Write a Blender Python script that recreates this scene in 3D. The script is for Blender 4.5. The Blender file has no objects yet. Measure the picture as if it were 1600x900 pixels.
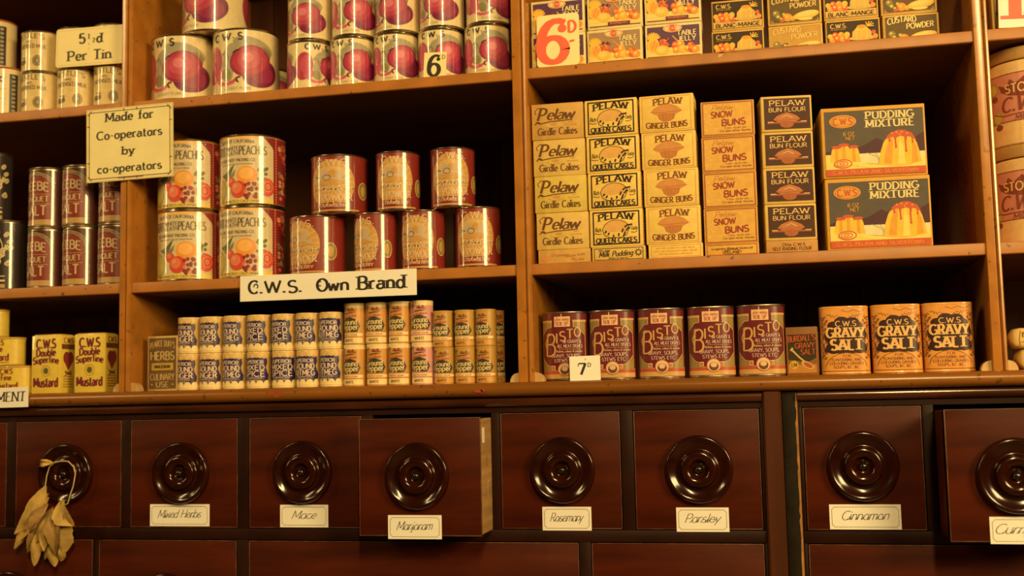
import bpy, bmesh, math, random
from mathutils import Vector, Matrix, geometry
random.seed(7)
scene = bpy.context.scene
COL = scene.collection
PI = math.pi
ZC = 1.15            # camera height; all heights below are measured from it

# ------------------------------------------------------------------ camera
cam_data = bpy.data.cameras.new('camera')
cam = bpy.data.objects.new('camera', cam_data)
COL.objects.link(cam)
R = Vector((0.97539624, 0.2194146, -0.0214338))
U = Vector((0.0414059, -0.08683456, 0.9953619))
F = Vector((-0.21653574, 0.97175974, 0.09378316))
cam.matrix_world = Matrix(((R.x, U.x, -F.x, 0), (R.y, U.y, -F.y, -1.6), (R.z, U.z, -F.z, ZC), (0, 0, 0, 1)))
cam_data.sensor_width = 36
cam_data.lens = 40.5
cam_data.clip_start = 0.02
cam_data.dof.use_dof = True
cam_data.dof.focus_distance = 1.585
cam_data.dof.aperture_fstop = 3.6
scene.camera = cam

# ------------------------------------------------------------------ world, lights, exposure
world = bpy.data.worlds.new('world')
scene.world = world
world.use_nodes = True
bg = world.node_tree.nodes['Background']
bg.inputs[0].default_value = (1.0, 0.62, 0.26, 1)
bg.inputs[1].default_value = 0.012
WARM = (1.0, 0.70, 0.28)


def area(name, az, dist, z, w, h, power, color=WARM):
    d = bpy.data.lights.new(name, 'AREA')
    d.shape = 'RECTANGLE'
    d.size, d.size_y, d.energy, d.color = w, h, power, color
    o = bpy.data.objects.new(name, d)
    COL.objects.link(o)
    a = math.radians(az)
    tgt = Vector((-0.35, 0, ZC + 0.25))
    o.location = (tgt.x + dist * math.sin(a), -dist * math.cos(a), ZC + z)
    o.rotation_euler = (tgt - o.location).to_track_quat('-Z', 'Y').to_euler()
    return o


area('shop_window_light', 50, 3.0, 0.82, 0.85, 0.75, 72)
area('tall_lamp_light', 17, 3.0, 1.70, 0.17, 1.0, 70)
area('side_lamp_light', -52, 3.0, 1.70, 0.10, 1.0, 22)
area('far_lamp_light', -72, 3.0, 0.85, 0.14, 0.75, 9)

vs = scene.view_settings
scene.display_settings.display_device = 'sRGB'
vs.view_transform = 'Standard'
vs.look = 'None'
vs.exposure = 0.0
vs.gamma = 1.0
vs.use_curve_mapping = False

# ------------------------------------------------------------------ materials
MATS = {}


def mat(name, rgb, rough=0.55, coat=0.0, metal=0.0, var=0.10, scale=60, bump=0.0, stretch=None, dark=None, spec=0.5, coat_rough=0.035, specks=0.0):
    if name in MATS:
        return MATS[name]
    m = bpy.data.materials.new(name)
    m.use_nodes = True
    nt = m.node_tree
    b = nt.nodes['Principled BSDF']
    tc = nt.nodes.new('ShaderNodeTexCoord')
    mp = nt.nodes.new('ShaderNodeMapping')
    nt.links.new(tc.outputs['Object'], mp.inputs[0])
    if stretch:
        mp.inputs['Scale'].default_value = stretch
    n = nt.nodes.new('ShaderNodeTexNoise')
    n.inputs['Scale'].default_value = scale
    n.inputs['Detail'].default_value = 4
    nt.links.new(mp.outputs[0], n.inputs['Vector'])
    r = nt.nodes.new('ShaderNodeValToRGB')
    e = r.color_ramp.elements
    e[0].position, e[1].position = 0.3, 0.7
    lo = dark if dark else tuple(c * (1 - var) for c in rgb)
    hi = tuple(min(1, c * (1 + var)) for c in rgb)
    e[0].color = (*lo, 1)
    e[1].color = (*hi, 1)
    nt.links.new(n.outputs['Fac'], r.inputs[0])
    nt.links.new(r.outputs[0], b.inputs['Base Color'])
    b.inputs['Roughness'].default_value = rough
    b.inputs['Metallic'].default_value = metal
    b.inputs['Specular IOR Level'].default_value = spec
    if coat:
        b.inputs['Coat Weight'].default_value = coat
        b.inputs['Coat Roughness'].default_value = coat_rough
    if specks:
        n2 = nt.nodes.new('ShaderNodeTexNoise')
        n2.inputs['Scale'].default_value = 95
        n2.inputs['Detail'].default_value = 1
        nt.links.new(tc.outputs['Object'], n2.inputs['Vector'])
        r2 = nt.nodes.new('ShaderNodeValToRGB')
        r2.color_ramp.elements[0].position, r2.color_ramp.elements[1].position = 0.70, 0.74
        r2.color_ramp.elements[0].color, r2.color_ramp.elements[1].color = (0, 0, 0, 1), (specks, specks, specks, 1)
        mx = nt.nodes.new('ShaderNodeMixRGB')
        mx.inputs[2].default_value = (rgb[0] * 0.2, rgb[1] * 0.15, rgb[2] * 0.15, 1)
        nt.links.new(n2.outputs['Fac'], r2.inputs[0])
        nt.links.new(r2.outputs[0], mx.inputs[0])
        nt.links.new(r.outputs[0], mx.inputs[1])
        nt.links.new(mx.outputs[0], b.inputs['Base Color'])
    if bump:
        bp = nt.nodes.new('ShaderNodeBump')
        bp.inputs['Strength'].default_value = bump
        bp.inputs['Distance'].default_value = 0.001
        nt.links.new(n.outputs['Fac'], bp.inputs['Height'])
        nt.links.new(bp.outputs[0], b.inputs['Normal'])
    MATS[name] = m
    return m


def lamp(r, g, b, k=1.12):
    """colour of a thing seen as sRGB (r, g, b) under the warm lamps"""
    return tuple(min(0.95, ((c / 255 + 0.055) / 1.055) ** 2.4 / (k * w)) for c, w in zip((r, g, b), (1.0, 0.70, 0.28)))


OCHRE = mat('ochre_paint', (0.38, 0.14, 0.02), 0.42, var=0.16, scale=22, bump=0.25, spec=0.45, specks=0.8)
UNDER = mat('painted_shade_underside', (0.11, 0.045, 0.014), 0.7, var=0.25, scale=14, stretch=(0.3, 1, 1))  # dark brown that paints in the shade beneath the ochre shelves
OCHRE2 = mat('ochre_upright_paint', (0.40, 0.152, 0.022), 0.26, coat=0.6, coat_rough=0.2, var=0.16, scale=30, bump=0.3, spec=0.5, specks=0.5)
LEDGE = mat('worn_ledge_paint', (0.22, 0.078, 0.011), 0.27, var=0.2, scale=18, bump=0.2, stretch=(0.25, 1, 1), specks=0.5)
BACK = mat('dark_back_boards', (0.11, 0.036, 0.011), 0.6, var=0.3, scale=12, stretch=(3, 3, 0.3), bump=0.2)
MAHOG = mat('mahogany', (0.060, 0.0092, 0.0022), 0.45, var=0.4, scale=9, stretch=(0.6, 1, 4), bump=0.08, spec=0.13)
MAHOGD = mat('dark_mahogany_frame', (0.018, 0.0045, 0.0018), 0.5, var=0.35, scale=14, bump=0.15, spec=0.15)
MAHOGE = mat('worn_mahogany_edge', (0.10, 0.036, 0.013), 0.45, var=0.5, scale=60)
MAHOGR = mat('mahogany_rail', (0.05, 0.013, 0.004), 0.2, coat=0.8, coat_rough=0.12, var=0.5, scale=26, stretch=(0.3, 1, 1), bump=0.5)
KNOB = mat('polished_turned_wood', (0.022, 0.0042, 0.0012), 0.15, coat=0.0, var=0.35, scale=30, spec=0.5)
KNOBC = mat('polished_dark_wood', (0.012, 0.007, 0.004), 0.15, coat=0.3, var=0.2)
PALEWOOD = mat('pale_drawer_wood', (0.34, 0.19, 0.07), 0.6, var=0.25, scale=20, stretch=(1, 0.3, 5), bump=0.1)
BLACKP = mat('black_green_paint', (0.011, 0.0068, 0.0025), 0.6, var=0.4, scale=40, bump=0.3, spec=0.1)
POST = mat('brown_post_wood', (0.062, 0.0165, 0.005), 0.4, var=0.25, scale=14, stretch=(3, 3, 0.4), bump=0.1, spec=0.3)
BLOCKP = mat('pale_block_paint', lamp(206, 142, 58), 0.5, var=0.12, scale=60)
CHIP = mat('bare_chipped_wood', (0.30, 0.13, 0.03), 0.6, var=0.3, scale=80)
PLASTER = mat('room_plaster', (0.2, 0.15, 0.08), 0.8)
BOARDS = mat('floor_boards', (0.12, 0.06, 0.025), 0.6, stretch=(0.4, 4, 1), scale=10)
TIN = mat('tin_metal', (0.62, 0.52, 0.38), 0.24, metal=1.0, var=0.1, scale=90)
TINDK = mat('dull_tin', (0.4, 0.32, 0.22), 0.34, metal=1.0, var=0.2, scale=90)
CARD = mat('cream_card', (0.84, 0.81, 0.74), 0.6, var=0.03, scale=30)
CARDY = mat('yellowed_card', (0.80, 0.70, 0.36), 0.6, var=0.06, scale=30)
INK = mat('black_ink', (0.022, 0.017, 0.014), 0.5)
REDINK = mat('red_ink', lamp(240, 86, 38), 0.5)
CARDM = mat('warm_card', lamp(249, 198, 96), 0.6, var=0.04, scale=30)
LINE = mat('grey_brown_ink', (0.16, 0.12, 0.08), 0.6)
STRING = mat('pale_string', (0.55, 0.42, 0.2), 0.8)
LEAFM = mat('dried_leaf', (0.48, 0.31, 0.08), 0.75, var=0.25, scale=60, bump=0.3)
LEAFB = mat('dried_leaf_brown', (0.33, 0.19, 0.055), 0.75, var=0.25, scale=60, bump=0.3)


def ink(name, rgb, rough=0.45, coat=0.0):
    return mat(name, rgb, rough, coat, var=0.07, scale=120, spec=0.5 if coat else 0.22)


# ------------------------------------------------------------------ mesh builder
class MB:
    def __init__(s):
        s.v, s.f, s.mi, s.n, s.mats, s.vn = [], [], [], None, [], []

    def idx(s, m):
        if m not in s.mats:
            s.mats.append(m)
        return s.mats.index(m)

    def face(s, pts, m):
        i = len(s.v)
        s.v += [tuple(p) for p in pts]
        s.f.append(tuple(range(i, i + len(pts))))
        s.mi.append(s.idx(m))

    def grid(s, rows, m, closed=False):
        base = len(s.v)
        nr, nc = len(rows), len(rows[0])
        for r in rows:
            s.v += [tuple(p) for p in r]
        k = s.idx(m)
        for a in range(nr - 1):
            for b in range(nc if closed else nc - 1):
                b2 = (b + 1) % nc
                s.f.append((base + a * nc + b, base + a * nc + b2, base + (a + 1) * nc + b2, base + (a + 1) * nc + b))
                s.mi.append(k)

    def bm(s, bm, m):
        base = len(s.v)
        bm.verts.index_update()
        s.v += [tuple(v.co) for v in bm.verts]
        k = s.idx(m)
        for f in bm.faces:
            s.f.append(tuple(base + v.index for v in f.verts))
            s.mi.append(k)
        bm.free()

    def box(s, x0, x1, y0, y1, z0, z1, m, bev=0.0, seg=2):
        bm = bmesh.new()
        bmesh.ops.create_cube(bm, size=1)
        for v in bm.verts:
            v.co = ((x0 + x1) / 2 + v.co.x * (x1 - x0), (y0 + y1) / 2 + v.co.y * (y1 - y0), (z0 + z1) / 2 + v.co.z * (z1 - z0))
        if bev:
            bmesh.ops.bevel(bm, geom=bm.edges[:], offset=bev, segments=seg, affect='EDGES', profile=0.5)
        s.bm(bm, m)

    def prism(s, outline, y0, y1, m):           # (x, z) outline extruded in depth
        a = [(x, y0, z) for x, z in outline]
        b = [(x, y1, z) for x, z in outline]
        for ring, rev in ((a, False), (b, True)):
            for t in geometry.tessellate_polygon([[Vector((p[0], p[2], 0)) for p in ring]]):
                s.face([ring[i] for i in t], m)
        s.grid([a, b], m, closed=True)

    def sweep_x(s, prof, x0, x1, m):            # (y, z) outline swept along x
        a = [(x0, y, z) for y, z in prof]
        b = [(x1, y, z) for y, z in prof]
        s.grid([a, b], m, closed=True)
        for ring in (a, b):
            for t in geometry.tessellate_polygon([[Vector((p[1], p[2], 0)) for p in ring]]):
                s.face([ring[i] for i in t], m)

    def sweep_z(s, prof, z0, z1, m):            # (x, y) outline swept upward
        a = [(x, y, z0) for x, y in prof]
        b = [(x, y, z1) for x, y in prof]
        s.grid([a, b], m, closed=True)
        for ring in (a, b):
            for t in geometry.tessellate_polygon([[Vector((p[0], p[1], 0)) for p in ring]]):
                s.face([ring[i] for i in t], m)

    def lathe_y(s, prof, c, m, seg=56):         # (radius, y) turned about a horizontal axis
        rows = []
        for r, y in prof:
            rows.append([(c[0] + r * math.cos(2 * PI * k / seg), c[1] + y, c[2] + r * math.sin(2 * PI * k / seg)) for k in range(seg)])
        s.grid(rows, m, closed=True)

    def loft(s, sec, prof, m, cap=(True, True)):  # sec: Section; prof: (inset, z)
        rows = [[(x * (sec.a - i) / sec.a, y * (sec.b - i) / sec.b, z) for x, y in sec.ring] for i, z in prof]
        s.grid(rows, m, closed=True)
        if cap[0]:
            s.face(rows[0][::-1], m)
        if cap[1]:
            s.face(rows[-1], m)

    def tube(s, pts, rad, m, seg=8):
        rows = []
        pts = [Vector(p) for p in pts]
        for i, p in enumerate(pts):
            t = (pts[min(i + 1, len(pts) - 1)] - pts[max(i - 1, 0)]).normalized()
            u = t.cross(Vector((0.3, 1, 0.2))).normalized()
            w = t.cross(u)
            rows.append([p + (u * math.cos(2 * PI * k / seg) + w * math.sin(2 * PI * k / seg)) * rad for k in range(seg)])
        s.grid(rows, m, closed=True)
        s.face(rows[0][::-1], m)
        s.face(rows[-1], m)

    def mapped(s, art, mp, dx=None, e=0.00013):
        """lay flat artwork (mm) on a surface; mp(x, z, lift) -> point, normal"""
        if s.vn == [] and dx:
            s.vn = [(0, 0, 1)] * len(s.v)
        for i_, (pts, m, layer) in enumerate(art.P):
            if sum(a[0] * b[1] - b[0] * a[1] for a, b in zip(pts, pts[1:] + pts[:1])) < 0:
                pts = pts[::-1]
            for q in (strips(pts, dx) if dx else [pts]):
                r = [mp(x / 1000, z / 1000, layer * e + (i_ % 50) * 1e-6) for x, z in q]
                s.face([p for p, _ in r], m)
                if dx:
                    s.vn += [n for _, n in r]

    def build(s, name, parent=None, loc=None, angle=32, fix=True):
        me = bpy.data.meshes.new(name)
        me.from_pydata(s.v, [], s.f)
        for m in s.mats:
            me.materials.append(m)
        me.polygons.foreach_set('material_index', s.mi)
        me.polygons.foreach_set('use_smooth', [True] * len(s.f))
        me.update()
        if s.vn:
            me.normals_split_custom_set_from_vertices(s.vn)
        else:
            if fix:
                b = bmesh.new()
                b.from_mesh(me)
                bmesh.ops.recalc_face_normals(b, faces=b.faces[:])
                b.to_mesh(me)
                b.free()
            me.set_sharp_from_angle(angle=math.radians(angle))
        o = bpy.data.objects.new(name, me)
        COL.objects.link(o)
        if parent:
            o.parent = parent
            if loc:
                o.location = loc
        else:
            l = loc or (0, 0, 0)
            o.location = (l[0], l[1], l[2] + ZC)
        return o


class Section:
    """closed tin cross-section: superellipse with half-width a, half-depth b, power p"""
    def __init__(s, a, b, p=2.0, n=72):
        s.a, s.b = a, b
        s.ring = []
        for k in range(n):
            t = -PI / 2 + 2 * PI * k / n
            c, w = math.cos(t), math.sin(t)
            s.ring.append((a * math.copysign(abs(c) ** (2 / p), c), b * math.copysign(abs(w) ** (2 / p), w)))
        fine = []
        N = 1440
        for k in range(N + 1):
            t = -PI / 2 + 2 * PI * k / N
            c, w = math.cos(t), math.sin(t)
            fine.append((a * math.copysign(abs(c) ** (2 / p), c), b * math.copysign(abs(w) ** (2 / p), w)))
        s.cum = [0.0]
        for k in range(N):
            s.cum.append(s.cum[-1] + math.dist(fine[k], fine[k + 1]))
        s.fine = fine
        s.L = s.cum[-1]

    def at(s, d):
        import bisect
        d = d % s.L
        i = min(max(bisect.bisect(s.cum, d) - 1, 0), len(s.fine) - 2)
        u = (d - s.cum[i]) / max(1e-9, s.cum[i + 1] - s.cum[i])
        p, q = s.fine[i], s.fine[i + 1]
        i0, i1 = max(i - 3, 0), min(i + 4, len(s.fine) - 1)
        tx, ty = s.fine[i1][0] - s.fine[i0][0], s.fine[i1][1] - s.fine[i0][1]
        l = math.hypot(tx, ty) or 1
        return p[0] + (q[0] - p[0]) * u, p[1] + (q[1] - p[1]) * u, ty / l, -tx / l

    def map(s, z0=0.0, lift0=0.0002):
        def f(x, z, lift):
            px, py, nx, ny = s.at(x)
            return (px + nx * (lift + lift0), py + ny * (lift + lift0), z + z0), (nx, ny, 0)
        return f


def strips(pts, dx):
    """cut a polygon into vertical strips no wider than dx (mm)"""
    xs = [p[0] for p in pts]
    lo, hi = min(xs), max(xs)
    if hi - lo <= dx:
        return [pts]
    out = []
    k0, k1 = math.floor(lo / dx), math.ceil(hi / dx)
    for k in range(k0, k1):
        q = clip(clip(pts, k * dx, 1), (k + 1) * dx, -1)
        if len(q) >= 3:
            out.append(q)
    return out


def clip(pts, x, side):
    out = []
    n = len(pts)
    for i in range(n):
        a, b = pts[i], pts[(i + 1) % n]
        ina, inb = (a[0] - x) * side >= 0, (b[0] - x) * side >= 0
        if ina:
            out.append(a)
        if ina != inb:
            t = (x - a[0]) / (b[0] - a[0])
            out.append((x, a[1] + t * (b[1] - a[1])))
    return out


# ------------------------------------------------------------------ stroke lettering (units: capital = 10 high)
def A(cx, cy, rx, ry, a0, a1):
    n = max(4, int(abs(a1 - a0) / 20))
    return [(cx + rx * math.cos(math.radians(a0 + (a1 - a0) * k / n)), cy + ry * math.sin(math.radians(a0 + (a1 - a0) * k / n))) for k in range(n + 1)]


G = {
    'A': (8, [[(0, 0), (4, 10)], [(4, 10), (8, 0)], [(1.5, 3.4), (6.5, 3.4)]]),
    'B': (6.6, [[(.6, 0), (.6, 10)], [(.6, 10), (3.4, 10)] + A(3.4, 7.65, 2.4, 2.35, 90, -90) + [(.6, 5.3)], [(.6, 5.3), (3.7, 5.3)] + A(3.7, 2.65, 2.8, 2.65, 90, -90) + [(.6, 0)]]),
    'C': (7.6, [A(4.4, 5, 4.2, 5, 48, 312)]),
    'D': (7.4, [[(.6, 0), (.6, 10)], [(.6, 10), (2.6, 10)] + A(2.6, 5, 4.6, 5, 90, -90) + [(.6, 0)]]),
    'E': (6, [[(.6, 0), (.6, 10)], [(.6, 10), (5.6, 10)], [(.6, 5.2), (4.8, 5.2)], [(.6, 0), (5.8, 0)]]),
    'F': (5.6, [[(.6, 0), (.6, 10)], [(.6, 10), (5.4, 10)], [(.6, 5.2), (4.6, 5.2)]]),
    'G': (8.2, [A(4.4, 5, 4.2, 5, 48, 330) + [(8, 4.6)], [(5, 4.6), (8.2, 4.6)]]),
    'H': (7.6, [[(.6, 0), (.6, 10)], [(7, 0), (7, 10)], [(.6, 5.2), (7, 5.2)]]),
    'I': (1.6, [[(.8, 0), (.8, 10)]]),
    'J': (4.6, [[(3.8, 10), (3.8, 2.4)] + A(2, 2.4, 1.8, 2.4, 0, -160)]),
    'K': (7, [[(.6, 0), (.6, 10)], [(6.4, 10), (.8, 4)], [(2.4, 5.8), (6.8, 0)]]),
    'L': (5.6, [[(.6, 0), (.6, 10)], [(.6, 0), (5.5, 0)]]),
    'M': (9.4, [[(.6, 0), (.9, 10)], [(.9, 10), (4.7, 2)], [(4.7, 2), (8.5, 10)], [(8.5, 10), (8.8, 0)]]),
    'N': (7.8, [[(.6, 0), (.6, 10)], [(.6, 10), (7.2, 0)], [(7.2, 0), (7.2, 10)]]),
    'O': (9, [A(4.5, 5, 4.2, 5, 90, 450)]),
    'P': (6.4, [[(.6, 0), (.6, 10)], [(.6, 10), (3.4, 10)] + A(3.4, 7.3, 2.6, 2.7, 90, -90) + [(.6, 4.6)]]),
    'Q': (9, [A(4.5, 5, 4.2, 5, 90, 450), [(5, 2.5), (8.6, -1)]]),
    'R': (6.9, [[(.6, 0), (.6, 10)], [(.6, 10), (3.4, 10)] + A(3.4, 7.4, 2.5, 2.6, 90, -90) + [(.6, 4.8)], [(3.2, 4.8), (6.6, 0)]]),
    'S': (6.2, [A(3.1, 7.5, 2.6, 2.5, 35, 270)[:-1] + A(3.1, 2.55, 2.8, 2.5, 90, -150)]),
    'T': (7, [[(3.5, 0), (3.5, 10)], [(0, 10), (7, 10)]]),
    'U': (7.6, [[(.6, 10), (.6, 3.4)] + A(3.8, 3.4, 3.2, 3.4, 180, 360) + [(7, 10)]]),
    'V': (7.6, [[(0, 10), (3.8, 0)], [(3.8, 0), (7.6, 10)]]),
    'W': (11, [[(0, 10), (2.9, 0)], [(2.9, 0), (5.5, 9)], [(5.5, 9), (8.1, 0)], [(8.1, 0), (11, 10)]]),
    'X': (7.4, [[(.2, 0), (7, 10)], [(.4, 10), (7.2, 0)]]),
    'Y': (7.2, [[(0, 10), (3.6, 4.6)], [(7.2, 10), (3.6, 4.6)], [(3.6, 4.6), (3.6, 0)]]),
    'Z': (6.6, [[(.4, 10), (6.2, 10)], [(6.2, 10), (.3, 0)], [(.3, 0), (6.4, 0)]]),
    'a': (5.6, [A(2.9, 4.2, 2.1, 2.0, 150, 0) + [(5, 0)], [(5, 3.7), (3, 3.6)] + A(2.6, 1.8, 2.1, 1.8, 90, 270) + [(5, 1.0)]]),
    '@': (5.6, [A(2.7, 3.1, 2.3, 3.1, 50, 310), [(5, 6.2), (5, 0)]]),
    'b': (5.8, [[(.6, 10), (.6, 0)], A(3, 3.1, 2.4, 3.1, 150, -150)]),
    'c': (5, [A(2.9, 3.1, 2.5, 3.1, 45, 315)]),
    'd': (5.8, [[(5.2, 10), (5.2, 0)], A(2.8, 3.1, 2.4, 3.1, 30, 330)]),
    'e': (5.4, [[(.5, 3.3), (5, 3.3)] + A(2.75, 3.2, 2.3, 3.1, 5, 315)]),
    'f': (3.6, [[(1.6, 0), (1.6, 7.8)] + A(3, 7.8, 1.4, 2.2, 180, 70), [(.2, 6.2), (3.4, 6.2)]]),
    'g': (5.8, [A(2.8, 3.3, 2.3, 2.9, 30, 330), [(5.2, 6.2), (5.2, -.8)] + A(2.9, -.8, 2.3, 2.3, 0, -150)]),
    'h': (5.6, [[(.6, 10), (.6, 0)], A(2.8, 4, 2.2, 2.3, 170, 0) + [(5, 0)]]),
    'i': (1.8, [[(.9, 6.2), (.9, 0)], [(.9, 8.2), (.9, 9.2)]]),
    'j': (2.4, [[(1.6, 6.2), (1.6, -1)] + A(.4, -1, 1.2, 2, 0, -120), [(1.6, 8.2), (1.6, 9.2)]]),
    'k': (5.2, [[(.6, 10), (.6, 0)], [(4.6, 6.2), (.8, 2.6)], [(2, 3.8), (5, 0)]]),
    'l': (1.8, [[(.9, 10), (.9, 0)]]),
    'm': (8.6, [[(.6, 6.2), (.6, 0)], A(2.6, 4.2, 1.9, 2.1, 170, 0) + [(4.5, 0)], A(6.3, 4.2, 1.8, 2.1, 170, 0) + [(8.1, 0)]]),
    'n': (5.6, [[(.6, 6.2), (.6, 0)], A(2.8, 4, 2.2, 2.3, 170, 0) + [(5, 0)]]),
    'o': (5.8, [A(2.9, 3.1, 2.4, 3.1, 90, 450)]),
    'p': (5.8, [[(.6, 6.2), (.6, -3)], A(3, 3.1, 2.4, 3.1, 150, -150)]),
    'q': (5.8, [[(5.2, 6.2), (5.2, -3)], A(2.8, 3.1, 2.4, 3.1, 30, 330)]),
    'r': (3.8, [[(.6, 6.2), (.6, 0)], A(2.8, 4, 2.2, 2.2, 170, 60)]),
    's': (4.6, [A(2.3, 4.7, 1.8, 1.5, 40, 270)[:-1] + A(2.3, 1.6, 2, 1.6, 90, -150)]),
    't': (3.8, [[(1.6, 9), (1.6, 1.6)] + A(3, 1.6, 1.4, 1.6, 180, 300), [(.1, 6.2), (3.5, 6.2)]]),
    'u': (5.6, [[(.6, 6.2), (.6, 2.2)] + A(2.8, 2.2, 2.2, 2.2, 180, 350), [(5, 6.2), (5, 0)]]),
    'v': (5.2, [[(0, 6.2), (2.6, 0)], [(2.6, 0), (5.2, 6.2)]]),
    'w': (8, [[(0, 6.2), (2, 0)], [(2, 0), (4, 5.6)], [(4, 5.6), (6, 0)], [(6, 0), (8, 6.2)]]),
    'x': (5, [[(.2, 0), (4.8, 6.2)], [(.2, 6.2), (4.8, 0)]]),
    'y': (5.4, [[(.2, 6.2), (2.8, 0)], [(5.2, 6.2), (1.4, -3)]]),
    'z': (4.8, [[(.3, 6.2), (4.5, 6.2)], [(4.5, 6.2), (.3, 0)], [(.3, 0), (4.6, 0)]]),
    '0': (6.6, [A(3.3, 5, 2.9, 5, 90, 450)]),
    '1': (3.6, [[(2, 0), (2, 10)], [(.3, 8.2), (2, 10)]]),
    '2': (6.2, [A(3.1, 7.4, 2.6, 2.6, 170, -30) + [(.4, 0)], [(.4, 0), (6, 0)]]),
    '3': (6.2, [A(3, 7.5, 2.5, 2.5, 150, -80), A(3, 2.6, 2.8, 2.6, 85, -150)]),
    '5': (6.2, [[(5.4, 10), (1.2, 10)], [(1.2, 10), (.8, 5.4)] + A(3, 3.2, 2.9, 3.1, 130, -150)]),
    '6': (6.6, [A(4.4, 4.6, 4, 5.4, 60, 180) + A(3.4, 3, 3, 3, 180, 360) + A(3.4, 3, 3, 2.9, 0, 180)]),
    '7': (6.2, [[(.3, 10), (6, 10)], [(6, 10), (2.2, 0)]]),
    '8': (6.4, [A(3.2, 7.5, 2.4, 2.5, 90, 450), A(3.2, 2.6, 2.8, 2.6, 90, 450)]),
    '.': (2, [[(1, 0), (1, 1.3)]]),
    ',': (2, [[(1.2, 1.3), (.5, -1.4)]]),
    '-': (3.4, [[(.5, 4), (2.9, 4)]]),
    "'": (1.8, [[(1, 10), (.7, 7.6)]]),
    '&': (7.4, [[(7, 0), (2, 7)] + A(3.2, 8, 1.5, 2, 210, -20) + A(2.9, 2.5, 2.5, 2.5, 110, 300) + [(6.8, 4.4)]]),
    '*': (3, [A(1.5, 5, .9, .9, 0, 360)]),
    ' ': (3.6, []),
}


def ribbon(p, W, con):
    """quads along a stroke, thinner where it runs level"""
    n = len(p)
    closed = n > 4 and math.dist(p[0], p[-1]) < 1e-6
    out, L, Rr = [], [], []
    for i in range(n):
        if closed:
            a, b = p[(i - 1) % (n - 1)], p[(i + 1) % (n - 1)]
        else:
            a, b = p[max(i - 1, 0)], p[min(i + 1, n - 1)]
        tx, ty = b[0] - a[0], b[1] - a[1]
        l = math.hypot(tx, ty) or 1
        tx, ty = tx / l, ty / l
        w = W * (con + (1 - con) * abs(ty)) / 2
        L.append((p[i][0] - ty * w, p[i][1] + tx * w))
        Rr.append((p[i][0] + ty * w, p[i][1] - tx * w))
    for i in range(n - 1):
        out.append([L[i], Rr[i], Rr[i + 1], L[i + 1]])
    return out


class Art:
    """flat printed artwork in millimetres: x from the middle, z up from the foot"""
    def __init__(s):
        s.P = []

    def poly(s, pts, m, l=1, convex=True):
        if convex:
            s.P.append((pts, m, l))
        else:
            for t in geometry.tessellate_polygon([[Vector((x, z, 0)) for x, z in pts]]):
                s.P.append(([pts[i] for i in t], m, l))

    def rect(s, x0, z0, x1, z1, m, l=1):
        s.P.append(([(x0, z0), (x1, z0), (x1, z1), (x0, z1)], m, l))

    def frame(s, x0, z0, x1, z1, t, m, l=2):
        s.rect(x0, z0, x1, z0 + t, m, l)
        s.rect(x0, z1 - t, x1, z1, m, l)
        s.rect(x0, z0 + t, x0 + t, z1 - t, m, l)
        s.rect(x1 - t, z0 + t, x1, z1 - t, m, l)

    def ell(s, cx, cz, rx, rz, m, l=2, rot=0, n=22):
        c, w = math.cos(math.radians(rot)), math.sin(math.radians(rot))
        q = []
        for k in range(n):
            a = 2 * PI * k / n
            x, z = rx * math.cos(a), rz * math.sin(a)
            q.append((cx + x * c - z * w, cz + x * w + z * c))
        s.P.append((q, m, l))

    def ring(s, cx, cz, rx, rz, t, m, l=3, a0=0, a1=360):
        for q in ribbon(A(cx, cz, rx, rz, a0, a1), t, 1):
            s.P.append((q, m, l))

    def line(s, pts, w, m, l=3):
        for q in ribbon(pts, w, 1):
            s.P.append((q, m, l))

    def star(s, cx, cz, r0, r1, n, m, l=2):
        for k in range(n):
            a = 2 * PI * k / n
            d = PI / n
            s.P.append(([(cx, cz), (cx + r1 * math.cos(a - d), cz + r1 * math.sin(a - d)), (cx + r0 * math.cos(a), cz + r0 * math.sin(a)), (cx + r1 * math.cos(a + d), cz + r1 * math.sin(a + d))], m, l))

    def text(s, t, cx, z, h, m, l=4, W=1.5, con=0.7, serif=False, slant=0.0, fit=None, arc=0.0, rise=0.0, sp=1.3, left=False, script=False):
        w = sum(G[c][0] + sp for c in t) - sp
        k = h / 10
        kx = k * 1.0
        if fit:
            kx = fit / w
        x0 = cx - (0 if left else w * kx / 2)
        x = 0
        Wm = W * k * 1.08
        if kx < k:
            Wm *= max(0.72, (kx / k) ** 0.45)
        for n_, c in enumerate(t):
            adv, st = G['@' if script and c == 'a' else c]
            st = list(st)
            if script and c.isalpha() and n_ + 1 < len(t) and t[n_ + 1].islower():
                e0 = adv - (0.6 if c.islower() else 1.5)
                st.append([(e0, 0.3), (e0 + 0.5 * (adv + sp - e0), 0.4), (adv + sp - 0.1, 2.2), (adv + sp + 0.6, 3.8)])
            for p in st:
                q0 = []
                for px, py in p:
                    X = (x + px + slant * py) * kx
                    q0.append((X, py * k))
                qs = ribbon(q0, Wm, con)
                if serif and c not in ".,'-*":
                    for e, o, eu in ((q0[0], q0[1], p[0]), (q0[-1], q0[-2], p[-1])):
                        dy = abs(e[1] - o[1]) / (math.dist(e, o) or 1)
                        if dy > 0.6 and min(abs(eu[1] - y) for y in (0, 10, 6.2, -3)) < 0.3:
                            ww, hh = Wm * 1.15, max(0.07 * h, Wm * con * 0.55)
                            y0 = e[1] if e[1] < o[1] else e[1] - hh
                            qs.append([(e[0] - ww, y0), (e[0] + ww, y0), (e[0] + ww, y0 + hh), (e[0] - ww, y0 + hh)])
                for q in qs:
                    r = []
                    for X, Y in q:
                        u = 2 * X / (w * kx) - 1
                        r.append((x0 + X, z + Y + arc * (1 - u * u) + rise * X))
                    s.P.append((r, m, l))
            x += adv + sp


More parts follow.
